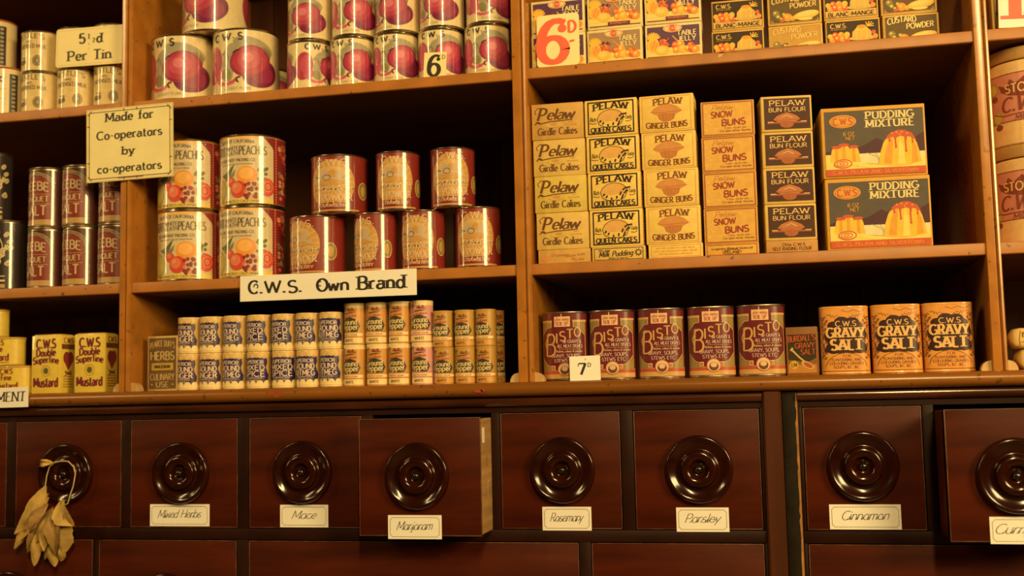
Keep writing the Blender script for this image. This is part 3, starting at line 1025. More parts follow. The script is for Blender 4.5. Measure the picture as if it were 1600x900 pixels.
def custard_art(sec, k):
    a = Art()
    band(a, sec, 3.6, 88, CRED)
    a.ell(-2 * k, 46, 30 * k, 37, CGOLD, 1, 0, 30)
    for j in range(22):
        t = 2 * PI * j / 22
        a.line([(-2 * k, 48), (-2 * k + 29 * k * math.cos(t), 48 + 35 * math.sin(t))], 1.5 * k, CGOLDL, 2)
    a.ell(-2 * k, 62, 18 * k, 11, CGOLDL, 3)
    for x in (-10, 0, 9):
        a.ell(x * k, 60, 5.5 * k, 7, CBOWL if x else CGOLD, 4, n=14)
    a.ell(-4 * k, 50, 24 * k, 5.5, CBOWL, 5)
    a.ell(-4 * k, 47.5, 19 * k, 4.5, CGOLD, 6)
    a.ring(-7 * k, 55, 5 * k, 4, 1, CBLUE, 6)
    a.line([(-24 * k, 57), (-16 * k, 55)], 1.6, CBLUE, 6)
    for j in range(6):
        a.line([((-24 + 9 * j) * k, 38 - j % 2 * 2), ((-18 + 9 * j) * k, 37 + j % 2 * 2)], 1.8, CBLUE, 5)
    a.text('C.W.S.', 0, 73, 10, CTXT, 7, W=1.4, fit=42 * k, serif=True)
    a.text('CUSTARD', 2 * k, 32, 9, CTXT, 7, W=1.3, fit=44 * k, rise=0.06)
    a.text('POWDER', 5 * k, 20, 9, CTXT, 7, W=1.5, fit=38 * k, serif=True)
    a.rect(-34 * k, 8.5, 34 * k, 17, CRED, 2)
    a.text('STRAWBERRY', 0, 10, 5, CTXT, 7, W=1.7, fit=40 * k)
    a.ell(41 * k, 36, 8 * k, 13, OLIVE, 3); a.ring(41 * k, 36, 8 * k, 13, 1.4, CGOLDL, 4)
    a.ell(41 * k, 36, 4 * k, 8, CGOLD, 4)
    a.rect(-34 * k, 4, 34 * k, 6.5, CGOLD, 1)
    return a


SCL, SCS = Section(0.0428, 0.0428), Section(0.0332, 0.0332)
HC = 0.0912
mk_cl = lambda: tin('custard_tin', SCL, HC, custard_art(SCL, 1.25))
mk_cs = lambda: tin('custard_tin', SCS, HC, custard_art(SCS, 1.0), dx=2.4)
GC = 'red custard powder tins in a pyramid'
place('cl', mk_cl, -0.6715, 0.052, MID, -22, 'broad red and gold custard powder tin, leftmost behind the long sign', 'tin', GC)
for k, (x, rz) in enumerate([(-0.577, -24), (-0.5025, -4), (-0.4175, 8)]):
    place('cs', mk_cs, x, 0.05, MID, rz, 'narrow red custard tin, lower tier, %s' % ['next to the broad one', 'middle of three', 'nearest the middle upright'][k], 'tin', GC)
place('cl', mk_cl, -0.6365, 0.052, MID + HC, 6, 'broad red and gold custard powder tin in the upper tier of the pyramid', 'tin', GC)
for k, (x, rz) in enumerate([(-0.5415, 10), (-0.455, 12)]):
    place('cs', mk_cs, x, 0.05, MID + HC, rz, 'narrow red custard tin, upper tier, %s' % ['left of two', 'right of two'][k], 'tin', GC)

# ---- condensed milk tins
MBG = ink('milk_label', lamp(226, 170, 76), 0.34, 1.0)
MTX = ink('milk_label_text', (0.13, 0.075, 0.03), 0.4, 0.7)


def milk_art(sec):
    a = Art()
    band(a, sec, 3.4, 66.4, MBG)
    for X in (0, 98):
        a.text("NESTLE'S", X, 54, 8, MTX, W=1.5, fit=52, arc=3, serif=True)
        a.text('SWISS', X, 49.5, 3.4, MTX, W=1.4, fit=11)
        a.text('CONDENSED MILK', X, 38.5, 6.4, MTX, W=1.6, fit=56, arc=2)
        rr = random.Random(2)
        a.ell(X - 13, 18, 8, 5.5, MTX, 2)
        for k in range(14):
            a.line([(X - 13 + rr.uniform(-9, 9), 17 + rr.uniform(-4, 8)), (X - 13 + rr.uniform(-9, 9), 17 + rr.uniform(-3, 9))], 1.1, MTX, 3)
        for k in range(3):
            a.ell(X - 16 + 3 * k, 22, 1.8, 2, MBG, 4, n=10)
        a.ell(X + 15, 19, 7.5, 9, MTX, 2); a.ring(X + 15, 19, 5.6, 6.8, 0.9, MBG, 3); a.ell(X + 15, 19, 3, 4, GREYG, 3)
    return a


SM = Section(0.0308, 0.0308)
HM = 0.0698
mk_milk = lambda: tin('milk_tin', SM, HM, milk_art(SM), dx=2.4)
GM = 'condensed milk tins stacked two high'
for k, (x, rz) in enumerate([(-1.156, -4), (-1.090, 6), (-1.0235, 2)]):
    place('milk', mk_milk, x, 0.05, SHELF_TOP, rz, 'cream milk tin on the top left shelf, %s of the lower row' % ['leftmost', 'middle', 'rightmost'][k], 'tin', GM)
for k, (x, rz) in enumerate([(-1.1585, -6), (-1.0925, 8), (-1.0255, 0)]):
    place('milk', mk_milk, x, 0.052, SHELF_TOP + HM, rz, 'cream milk tin, %s of the upper row' % ['leftmost and uncovered', 'middle, mostly behind the price card', 'rightmost, mostly behind the price card'][k], 'tin', GM)


# ---- tall cream tins at the left edge
RLID = ink('red_brown_lid', (0.34, 0.10, 0.035), 0.35, 0.5)


def edge_art(sec):
    a = Art()
    band(a, sec, 3.4, 80, CREAMC)
    a.rect(21, 6, 35, 72, BLACKG, 1)
    for k in range(9):
        a.ell(28, 11 + 7 * k, 3.2, 2.2, GREYG, 2, n=10)
    a.line([(-6, 58), (10, 66)], 3, BLACKG, 2); a.line([(-4, 66), (12, 57)], 2.4, BLACKG, 2)
    a.line([(-10, 44), (16, 46)], 0.8, REDF, 2)
    a.line([(-10, 30), (16, 30)], 0.8, GREYG, 2)
    return a


SE = Section(0.034, 0.034)
mk_edge = lambda: tin('cream_tin', SE, 0.0835, edge_art(SE), RLID, 2.6)
place('edge', mk_edge, -1.2265, 0.05, SHELF_TOP, 14, 'cream tin with red-brown lid and black stripe, lower one at the left edge', 'tin', 'cream tins at the left edge')
place('edge', mk_edge, -1.2475, 0.052, SHELF_TOP + 0.0835, 8, 'cream tin with red-brown lid and black stripe, stacked on top at the left edge', 'tin', 'cream tins at the left edge')

# ---- salt tins
SBR = ink('salt_brown', lamp(82, 32, 14), 0.32, 1.0)
SRED = ink('salt_red', lamp(138, 46, 22), 0.32, 1.0)
SGRY = ink('salt_grey', (0.24, 0.17, 0.10), 0.32, 1.0)
STAN = ink('salt_tan', (0.48, 0.30, 0.12), 0.32, 1.0)
STXT = ink('salt_lettering', (0.56, 0.44, 0.25), 0.36, 1.0)


def salt_art(sec):
    a = Art()
    band(a, sec, 3.4, 93, SBR)
    for X in (0, 97):
        a.poly([(X + x, z) for x, z in [(-29, 14), (29, 14), (29, 62)] + A(0, 62, 29, 22, 0, 180)[1:]], SRED, 1)
        a.line([(X + x, z) for x, z in A(0, 62, 31, 25, 5, 175)], 4, SGRY, 2)
        a.line([(X + x, z) for x, z in A(0, 65, 34, 25, 15, 165)], 1.2, STAN, 2)
        a.text('BEEBE', X, 58, 13.5, STXT, W=1.7, fit=46, arc=3)
        a.text('BANQUET', X, 42, 8.5, STXT, W=1.6, fit=46)
        a.text('SALT', X, 20, 15, STXT, W=1.8, fit=40)
        a.line([(X - 26, 54), (X + 26, 54)], 0.7, STAN, 2); a.line([(X - 26, 38), (X + 26, 38)], 0.7, STAN, 2)
        a.rect(X - 29, 4, X + 29, 13, STAN, 1)
    return a


SS2 = Section(0.0302, 0.0302)
HSA = 0.0985
mk_salt = lambda: tin('salt_tin', SS2, HSA, salt_art(SS2), TINDK, 2.4)
GSA = 'red salt tins stacked two high'
for k, (x, rz) in enumerate([(-1.137, -14), (-1.0735, -16), (-1.0105, -14)]):
    place('salt', mk_salt, x, 0.046, MID, rz, 'dark red salt tin in the lower row, %s of three' % ['left', 'middle', 'right, half behind the upright'][k], 'tin', GSA)
for k, (x, rz) in enumerate([(-1.1395, -10), (-1.078, -14), (-1.0125, -16)]):
    place('salt', mk_salt, x, 0.05, MID + HSA, rz, 'dark red salt tin in the upper row, %s of three' % ['left', 'middle, under the square card', 'right, behind the square card'][k], 'tin', GSA)


# ---- black coffee tins at the left edge
def bean_art(sec):
    a = Art()
    band(a, sec, 3.4, 110, BLACKG)
    rr = random.Random(11)
    for j in range(60):
        x, z, r = rr.uniform(-98, 98), rr.uniform(36, 106), rr.uniform(0, 180)
        if abs(x % 97 - 48) > 14:
            a.ell(x, z, 5.2, 3.4, CREAMC, 2, r, 12)
            a.line([(x - 4 * math.cos(math.radians(r)), z - 4 * math.sin(math.radians(r))), (x + 4 * math.cos(math.radians(r)), z + 4 * math.sin(math.radians(r)))], 0.8, BLACKG, 3)
    for X in (0, 97):
        a.ring(X, 66, 20, 28, 1.4, CREAMC, 3)
        a.line([(X + x, z) for x, z in A(0, 70, 9, 10, 20, 300)], 2.2, CREAMC, 3)
        a.rect(X - 24, 14, X + 24, 17, CREAMC, 2); a.rect(X - 24, 22, X + 24, 23.4, CREAMC, 2)
        a.rect(X - 24, 4, X + 24, 10, STAN, 2)
    return a


SK = Section(0.031, 0.031)
mk_bean = lambda: tin('coffee_tin', SK, 0.1145, bean_art(SK), TINDK, 2.6)
GK = 'black coffee tins at the left edge'
place('bean', mk_bean, -1.214, 0.048, MID, -12, 'black tin with cream bean pattern on the shelf at the left edge', 'tin', GK)
place('bean', mk_bean, -1.244, 0.05, MID + 0.1146, 20, 'black tin with cream bean pattern stacked on top at the left edge', 'tin', GK)
place('bean', mk_bean, -1.2075, 0.116, MID, 40, 'black bean-patterned tin in shadow behind, next to the red salt tins', 'tin', GK)

# ---- mustard tins
MYEL = ink('mustard_yellow', lamp(234, 174, 44), 0.4, 0.4)
MYEL2 = ink('mustard_dull_yellow', lamp(205, 140, 36), 0.4, 0.4)
MPUR = ink('mustard_purple', lamp(118, 32, 30), 0.45)
MPUR2 = ink('mustard_red_brown', lamp(140, 48, 24), 0.45)


def flat(dy):
    return lambda px, pz, l: ((px, dy - l, pz), None)


def side_r(x, dy=0.0):
    return lambda px, pz, l: ((x + l, px + dy, pz), None)


def side_l(x, dy=0.0):
    return lambda px, pz, l: ((x - l, -px + dy, pz), None)


def mustard():
    w, h, d = 0.055, 0.0925, 0.036
    r = root('mustard_tin', 0, 0, 0)
    m = MB()
    m.box(-w / 2, w / 2, -d / 2, d / 2, 0.0001, h, MYEL, 0.0018)
    a = Art()
    a.text('C.W.S', 0, 72, 14, MPUR, W=2.3, fit=36, serif=False)
    a.text('Double', 0, 59, 11, MPUR, W=2.3, fit=36, rise=0.03)
    a.text('Superfine', 0, 46.5, 10.5, MPUR, W=2.2, fit=48, arc=2.5)
    a.ring(0, 36, 8, 8.6, 1.4, MYEL2, 3); a.ell(0, 36, 4.6, 5, OLIVE, 3); a.star(0, 36, 6, 3, 8, LEAFD, 4)
    a.text('Mustard', 0, 11, 14, MPUR, W=2.4, fit=45)
    m.mapped(a, flat(-d / 2))
    b2 = Art()
    b2.rect(-16, 70, 16, 78, BROWNI, 1)
    b2.text('C.W.S', 0, 80, 8, MPUR2, W=2, fit=22)
    b2.ell(-4, 56, 8, 10, MPUR2, 1); b2.ell(5, 56, 8, 10, MPUR2, 1); b2.poly([(-11, 52), (0, 36), (12, 52)], MPUR2, 1)
    b2.line([(-8, 34), (8, 30)], 3, BROWNI, 2); b2.line([(-8, 28), (8, 35)], 2, BROWNI, 2)
    for k in range(5):
        b2.rect(-12, 10 + 4 * k, 12, 11 + 4 * k, MPUR2, 1)
    m.mapped(b2, side_r(w / 2)); m.mapped(b2, side_l(-w / 2))
    m.build('body', r)
    m = MB()
    m.box(-w / 2 + 0.003, w / 2 - 0.003, -d / 2 + 0.003, d / 2 - 0.003, h - 0.0002, h + 0.0014, MYEL2, 0.0006)
    m.build('lid', r)
    return r


place('must', mustard, -1.119, 0.04, BASE, -4, 'tall yellow mustard tin with purple lettering, left of two', 'tin', 'tall yellow mustard tins')
place('must', mustard, -1.044, 0.042, BASE, -1, 'tall yellow mustard tin with purple lettering, right of two, against the upright', 'tin', 'tall yellow mustard tins')

SO = Section(0.0325, 0.021, 2.3)


def oval_art(sec):
    a = Art()
    band(a, sec, 3, 43, MYEL)
    a.text('C.W.S', 0, 33, 8, MPUR2, W=2.2, fit=22)
    a.text('Fine', 0, 23, 8.5, MPUR2, W=2.1, fit=18)
    a.text('Mustard', 0, 8.5, 11, MPUR2, W=2.2, fit=38)
    a.line([(-22, 5.4), (20, 5.4)], 0.9, MPUR2)
    return a


mk_oval = lambda: tin('mustard_tin', SO, 0.0457, oval_art(SO), MYEL2, 2.4)
for z, x, l in ((0, -1.1865, 'small oval mustard tin, bottom of the stack at the left edge'), (1, -1.2035, 'small oval mustard tin, middle of the stack at the left edge'), (2, -1.235, 'small oval mustard tin, top of the stack at the left edge')):
    place('oval', mk_oval, x, 0.036, BASE + z * 0.0458, 0, l, 'tin', 'small oval mustard tins')


# ---- dried herb carton
def carton(name, w, h, d, m0, arts, bev=0.0008, z0=0.0001):
    """paper box as one mesh; arts = [(art, face)]"""
    m = MB()
    m.box(-w / 2, w / 2, -d / 2, d / 2, z0, h, m0, bev)
    for a, f in arts:
        m.mapped(a, {'front': flat(-d / 2), 'right': side_r(w / 2), 'left': side_l(-w / 2)}[f])
    o = m.build(name)
    return o


HBRN = ink('herb_brown', (0.15, 0.085, 0.035), 0.55)
HTAN = ink('herb_tan', (0.55, 0.38, 0.15), 0.55)


def herbs():
    a = Art()
    a.rect(-24, 3, 24, 82, HBRN, 1)
    a.text("PEARCE DUFF'S", 0, 65, 9, HTAN, W=1.5, fit=43, arc=4)
    a.text('HERBS', 0, 48, 12.5, HTAN, W=1.8, fit=41)
    a.rect(-19, 32, 19, 43, MYEL2, 2)
    a.text('MARJORAM', 0, 35, 5, BLACKC, W=2.2, fit=27)
    a.text('CULINARY', 0, 17, 9.5, HTAN, W=1.5, fit=42)
    a.text('* USE *', 0, 6, 8, HTAN, W=1.5, fit=39)
    b2 = Art()
    b2.rect(-8, 5, 8, 80, HBRN, 1)
    for k in range(12):
        b2.rect(-5, 10 + 5.5 * k, 5, 12 + 5.5 * k, HTAN, 2)
    return carton('herb_carton', 0.0525, 0.085, 0.022, HTAN, [(a, 'front'), (b2, 'right')])


place('herb', herbs, -0.9185, 0.036, BASE, -3, 'brown and tan dried herb carton between left upright and spice drums', 'carton', None)

# ---- spice drums
SCR = ink('spice_cream', lamp(212, 146, 56), 0.38, 0.3)
SYL = ink('spice_yellow', lamp(250, 190, 88), 0.38, 0.3)
SYL2 = ink('spice_upper_yellow', lamp(232, 164, 66), 0.38, 0.3)
NAVY = ink('spice_navy', lamp(46, 30, 48), 0.4, 0.3)
NPUR = ink('spice_dark_purple', lamp(58, 26, 38), 0.4, 0.3)
SPT = ink('spice_lettering', lamp(240, 182, 108), 0.4, 0.3)


def spice_art(sec, l2, l3, dark):
    a = Art()
    band(a, sec, 0.3, 55.7, SCR)
    for X in (0, sec.L * 500):
        for x in (-22, -11, 0, 11, 22):
            a.ell(X + x, 50.8, 5.2, 4.6, SYL2, 3, n=16); a.ell(X + x, 7, 5.3, 5.6, SYL, 3, n=16)
        a.rect(X - 28, 51, X + 28, 54.6, SYL2, 1); a.rect(X - 28, 1.2, X + 28, 7, SYL, 1)
        a.rect(X - 29, 3.0, X + 29, 3.5, HTAN, 4); a.rect(X - 29, 53.4, X + 29, 53.9, HTAN, 3)
    e = [(-23, 8), (23, 8), (25, 16), (25.5, 21), (22.5, 26), (20.5, 32), (23, 39), (22, 46), (17, 45), (11, 49), (5.5, 46), (0, 49), (-5.5, 46), (-11, 49), (-17, 45), (-22, 46), (-23, 39), (-20.5, 32), (-22.5, 26), (-25.5, 21), (-25, 16)]
    a.poly(e, dark, 2, False)
    a.text('SUPERIOR', 0, 37, 5.2, SPT, 5, W=1.7, fit=33, arc=0.8)
    a.text(l2, 0, 28, 7.6, SPT, 5, W=1.75, fit=36)
    a.text(l3, 0, 18.2, 8.4, SPT, 5, W=1.75, fit=37)
    a.text('GUARANTEED', 0, 14.6, 2.7, SPT, 5, W=1.5, fit=28)
    a.text('GENUINE', 0, 11.2, 2.4, SPT, 5, W=1.5, fit=18)
    return a


S18 = Section(0.0182, 0.0182, n=56)
HSP = 0.0560


def drum(name, sec, h, art, lid_m):
    r = root(name, 0, 0, 0)
    m = MB()
    m.loft(sec, [(0.001, 0.0001), (0.0002, 0.0003), (0.0002, h - 0.003)], SCR)
    m.build('body', r)
    m = MB()
    m.loft(sec, [(0.0002, h - 0.003), (-0.0002, h - 0.0028), (-0.0003, h - 0.001), (0.0004, h - 0.0001), (0.0018, h - 0.0001), (0.0024, h - 0.0012)], lid_m)
    m.build('lid', r)
    m = MB()
    m.mapped(art, sec.map(lift0=0.0), 2.0, 0.0001)
    m.build('label', r)
    return r


KIND = ['ginger', 'ginger', 'nutmeg', 'spice', 'spice', 'nutmeg', 'nutmeg']
DEF = {'ginger': ('GROUND', 'GINGER', NPUR), 'nutmeg': ('GROUND', 'NUTMEG', NAVY), 'spice': ('MIXED', 'SPICE', NAVY)}
XL = [-0.8785, -0.8405, -0.8025, -0.7625, -0.7215, -0.682, -0.6435]
XU = [-0.8785, -0.841, -0.802, -0.7625, -0.722, -0.6835, -0.6455]
RL = [-18, -11, -12, -8, 5, -8, -20]
RU = [-20, -16, -22, -19, -20, -20, -5]
WHO = {0: 'at the left end', 1: 'second from the left end', 2: 'third from the left end', 3: 'middle of the row', 4: 'fifth from the left end', 5: 'one away from the tall pepper drums', 6: 'next to the tall pepper drums'}
for tier, xs, rs in ((0, XL, RL), (1, XU, RU)):
    for k in range(7):
        kd = KIND[k]
        nm = {'ginger': 'ground ginger', 'nutmeg': 'ground nutmeg', 'spice': 'mixed spice'}[kd]
        place('sp_' + kd, lambda kd=kd: drum('spice_drum', S18, HSP, spice_art(S18, *DEF[kd]), SYL), xs[k], 0.036 + 0.001 * ((k * 3 + tier) % 3), BASE + tier * (HSP + 0.0001), rs[k],
              'small blue and cream %s drum, %s tier, %s' % (nm, ['lower', 'upper'][tier], WHO[k]), 'spice drum', 'spice drums stacked two high')

# ---- pepper drums
POR = ink('pepper_orange', lamp(214, 132, 40), 0.4, 0.3)
POR2 = ink('pepper_gold', lamp(196, 128, 34), 0.4, 0.3)
PPK = ink('pepper_pink', lamp(226, 136, 86), 0.4, 0.3)
PCR = ink('pepper_pale_band', lamp(245, 186, 88), 0.4, 0.3)
PDK = ink('pepper_dark_green', (0.045, 0.04, 0.022), 0.4, 0.3)
PBR = ink('pepper_brown', (0.14, 0.055, 0.02), 0.4, 0.3)
PRD = ink('pepper_red', (0.42, 0.08, 0.03), 0.4, 0.3)
PTX2 = ink('pepper_lettering', (0.80, 0.60, 0.28), 0.4, 0.3)


def pepper_art(sec, h, bg, top):
    a = Art()
    k = h / 62
    band(a, sec, 0.3, h - 0.3, bg)
    a.rect(-sec.L * 500, h - 7 * (1 if top else 0.3), sec.L * 500, h - 0.3, PCR if top else bg, 1)
    a.rect(-20, 12.5 * k, 22, 17 * k, PCR, 1)
    a.rect(-20, 2 * k, 22, 10 * k, PCR if top else POR, 1)
    for z in (1.6, 11.4, 18.2):
        a.rect(-20, z * k, 22, z * k + 0.35, PRD, 3)
    a.text('WHITE', 0, 4.4 * k, 3.6 * k, PBR, W=1.8, fit=15, serif=True)
    a.text('GUARANTEED GENUINE', 0, 13.5 * k, 2 * k, PRD, W=1.5, fit=27)
    a.poly([(-21, 20.5 * k), (13.5, 18.6 * k), (18, 27.5 * k), (13, 37 * k), (2, 41 * k), (-21, 37 * k)], PDK, 2, False)
    a.text('Ground', 0, 29.4 * k, 8.4 * k, PTX2, W=1.5, fit=26, rise=0.02)
    a.text('Pepper', 0, 21.4 * k, 8.8 * k, PTX2, W=1.55, fit=29, rise=0.03)
    a.line([(-14, 38 * k), (-2, 42 * k), (12, 43 * k)], 3.2 * k, PRD, 2)
    a.text('FINEST', 0, 40.4 * k, 4.4 * k, POR, W=1.6, fit=20, rise=0.12)
    a.line([(-12, 43 * k), (-10, 49 * k), (-11, 55 * k)], 1.2, PBR, 3)
    for t in (20, 70, 120, 160, 210):
        a.line([(-11, 54 * k), (-11 + 4.4 * math.cos(math.radians(t)), 54 * k + 3.2 * math.sin(math.radians(t)))], 1.2, PBR, 3)
    a.poly([(-8, 45 * k), (3, 46 * k), (12, 48 * k), (3, 48.6 * k), (-7, 47.4 * k)], PBR, 3, False)
    a.poly([(-4, 50 * k), (0, 55 * k), (3, 51 * k), (6, 55.5 * k), (10, 50 * k), (12, 54 * k), (11, 49.4 * k)], PBR, 3, False)
    for x in (-2, 4, 8):
        a.ell(x, 52 * k, 1.5, 2 * k, PRD, 4, n=10)
    return a


S17, S15 = Section(0.0168, 0.0168, n=56), Section(0.0155, 0.0155, n=56)
HPA, HPB = 0.0618, 0.0537
XP = [-0.6075, -0.5725, -0.5375, -0.5025]
RP = [[-14, -4, -8, -8], [-18, -2, -14, 2]]
for tier in (0, 1):
    for k in range(4):
        pk = k == 3
        place('pa%d' % pk, lambda pk=pk: drum('pepper_drum', S17, HPA, pepper_art(S17, 61.8, PPK if pk else POR, True), PCR), XP[k] + 0.001 * ((k + tier) % 2), 0.036, BASE + tier * (HPA + 0.0001), RP[tier][k],
              '%s ground pepper drum, %s tier, %s of the four taller ones' % ('pinkish' if pk else 'orange', ['lower', 'upper'][tier], ['leftmost', 'second', 'third', 'rightmost'][k]), 'pepper drum', 'taller orange pepper drums')
XQ = [-0.4685, -0.4365, -0.4045]
for tier in (0, 1):
    for k in range(3):
        place('pb', lambda: drum('pepper_drum', S15, HPB, pepper_art(S15, 53.7, POR2, False), POR2), XQ[k] - 0.0015 * (tier * (k == 0)), 0.036, BASE + tier * (HPB + 0.0001), [[-4, -4, -16], [-10, -14, -26]][tier][k],
              'golden ground pepper drum, %s tier, %s of the three shorter ones' % (['lower', 'upper'][tier], ['left', 'middle', 'right'][k]), 'pepper drum', 'shorter golden pepper drums')
for tier in (0, 1):
    place('pb', None, -0.4005, 0.068, BASE + tier * (HPB + 0.0001), 30, 'golden pepper drum at the back, %s, peeping out right of the front row' % ['on the ledge', 'stacked on another'][tier], 'pepper drum', 'shorter golden pepper drums')

# ------------------------------------------------------------------ table jelly cartons
LEAFP = ink('leaf_print', (0.10, 0.11, 0.04), 0.5)
OLIVEP = ink('olive_print', (0.22, 0.19, 0.07), 0.5)
GREYP = ink('grey_print', (0.33, 0.29, 0.19), 0.5)
PLUMP = ink('plum_print', lamp(122, 40, 40), 0.5)
JNAVY = ink('jelly_purple', lamp(96, 54, 54), 0.45)
JGREY = ink('faded_jelly_panel', lamp(170, 116, 56), 0.5)
JCR = ink('carton_cream', lamp(238, 184, 88), 0.5)
JYEL = ink('fruit_yellow', (0.80, 0.48, 0.06), 0.5)
JORG = ink('fruit_orange', (0.76, 0.30, 0.05), 0.5)
JRED = ink('fruit_red', (0.64, 0.10, 0.05), 0.5)
JPALE = ink('fruit_pale', (0.80, 0.58, 0.18), 0.5)


def jelly(panel, bar):
    a = Art()
    a.rect(-37, 4, 37, 48.5, JPALE, 1)
    a.rect(-37, 15, 37, 48.5, panel, 2)
    a.poly([(-37, 10), (37, 13), (37, 18), (-37, 17)], JPALE, 3)
    f = 0
    dy = 6 if bar else 2
    for t in (60, 80, 100, 120, 140, 40, 160, 20):
        a.line([(-29, 28 + dy), (-29 + 11 * math.cos(math.radians(t)), 28 + dy + 11 * math.sin(math.radians(t)))], 2.6, JYEL, 4)
    a.ell(-29, 20 + dy, 9, 11, JYEL, 4); a.ell(-27, 19 + dy, 6, 8, JORG, 5)
    for x in range(3):
        a.line([(-34 + 5 * x, 12 + dy), (-28 + 5 * x, 28 + dy)], 0.7, JPALE, 6)
    rr = random.Random(4)
    for k in range(16):
        a.ell(-13 + rr.uniform(-6, 6), 24 + dy + rr.uniform(-6, 7), 2.5, 2.5, (JRED, JORG, JRED, PLUMP)[k % 4], 4 + k % 3, n=10)
    a.ell(-16, 12 + dy, 10, 7, JYEL, 6); a.ell(-17, 13 + dy, 6, 4, JPALE, 7)
    a.line([(x, z + dy) for x, z in [(-1, 32), (3, 27), (6, 24), (10, 22)]], 1.8, JORG, 5)
    for x, z, r, m_ in ((3, 18, 6, JRED), (10, 19, 5.5, JORG), (4, 11, 5, JORG), (13, 12, 6, JYEL), (20, 12, 5, JORG), (26, 12, 6.5, JRED), (31, 10, 5.5, JORG), (24, 17, 4.5, JRED)):
        a.ell(x, z + dy, r, r * .95, m_, 6); a.ell(x - r * .25, z + dy + r * .25, r * .45, r * .4, JORG if m_ is JRED else JPALE, 7)
    if bar:
        a.rect(-10, 5, 22, 10, PLUMP, 8)
        a.text('RASPBERRY', 6, 6.4, 2.4, JORG, 9, W=1.6, fit=26)
    a.rect(-37, 4, 37, 5.2, BROWNI, 6)
    a.ell(-1, 45, 13.5, 6, JCR, 9); a.ring(-1, 45, 12, 4.8, 0.8, JRED, 10); a.star(-1, 45, 7.5, 3.5, 12, JRED, 10)
    a.text('C.W.S', -1, 43.7, 2.8, JCR, 11, W=1.7, fit=9)
    a.text('TABLE', 19, 34, 6.8, JCR, 8, W=2.2, fit=27)
    a.text('JELLY', 19, 25.6, 6.8, JCR, 8, W=2.2, fit=25)
    e = Art()
    e.rect(-18, 8, 18, 44, panel, 1); e.text('JELLY', 0, 22, 7, JCR, 2, W=2, fit=24)
    return carton('jelly_carton', 0.080, 0.0524, 0.05, JCR, [(a, 'front'), (e, 'left'), (e, 'right')], 0.001)


GJ = 'table jelly cartons stacked two high'
HJ = 0.0525
place('jn', lambda: jelly(JNAVY, False), -0.2835, 0.044, SHELF_TOP, 0, 'table jelly carton on the shelf behind the big red figure card', 'carton', GJ)
place('jg', lambda: jelly(JGREY, False), -0.2005, 0.042, SHELF_TOP, -1, 'lower table jelly carton with faded brown panel, middle column', 'carton', GJ)
place('jn', None, -0.117, 0.042, SHELF_TOP, 1, 'table jelly carton with purple panel on the shelf, right column', 'carton', GJ)
place('jn', None, -0.283, 0.046, SHELF_TOP + HJ, -2, 'upper table jelly carton with purple panel, left column above the red figure card', 'carton', GJ)
place('jgb', lambda: jelly(JGREY, True), -0.1995, 0.042, SHELF_TOP + HJ, 0, 'upper table jelly carton with faded panel and small bar, middle column', 'carton', GJ)
place('jnb', lambda: jelly(JNAVY, True), -0.1165, 0.041, SHELF_TOP + HJ, 1, 'upper table jelly carton with purple panel and small bar, right column', 'carton', GJ)

# ------------------------------------------------------------------ blancmange and custard cartons
BLBR = ink('blancmange_brown', lamp(58, 34, 10), 0.5)
BLCR = ink('blancmange_cream', lamp(218, 152, 52), 0.5)
CUG = ink('custard_carton_green', lamp(100, 66, 16), 0.5)
CUF = ink('faded_custard_panel', lamp(196, 130, 38), 0.5)
CUD = ink('dark_custard_panel', (0.14, 0.06, 0.025), 0.5)
CUT = ink('custard_carton_lettering', (0.78, 0.60, 0.26), 0.5)
CUTF = ink('faded_custard_lettering', (0.72, 0.48, 0.15), 0.5)


def blanc():
    a = Art()
    a.rect(-35, 3, 35, 42, BLCR, 1)
    a.rect(-35, 13.5, 35, 42, BLBR, 2)
    a.text('C.W.S.', -19, 33, 6, BLCR, 5, W=2.2, fit=22)
    a.text('SILVERTOWN', -20, 30, 1.8, BLCR, 5, W=1.4, fit=20)
    for x, z, r, m_ in ((-28, 17, 4.5, JORG), (-21, 18, 5, JRED), (-14, 17, 4.5, JORG), (-24, 23, 4.5, JRED), (-16, 23.5, 4, JORG), (-8, 17, 4.5, JRED), (-8, 23, 4, JYEL), (-31, 22, 3.4, JYEL)):
        a.ell(x, z, r, r, m_, 4); a.ell(x - 1, z + 1, r * .45, r * .4, JYEL, 5, n=10)
    a.ell(13, 16.5, 19, 3, BLCR, 4)
    a.poly([(-2, 17), (26, 17), (23, 27), (18, 33), (6, 33), (1, 27)], JYEL, 5)
    for k in range(4):
        a.ell(1.5 + 7 * k, 22, 2.6, 6, BLCR, 6, n=12)
    a.ell(12, 33, 6.5, 2.6, JORG, 6)
    a.ell(30, 18, 3.6, 3.6, JORG, 5); a.ell(28, 24, 3, 3, JRED, 5)
    for t in range(5):
        a.line([(20, 33), (20 + 9 * math.cos(t * .5 - .2), 33 + 7 * math.sin(t * .5))], 1.2, JYEL, 4)
    a.text('BLANC-MANGE', 0, 5, 5.6, BLBR, 5, W=1.8, fit=62)
    a.frame(-35, 3, 35, 42, 0.5, BROWNI, 6)
    return carton('blancmange_carton', 0.0735, 0.0448, 0.05, BLCR, [(a, 'front')], 0.001)


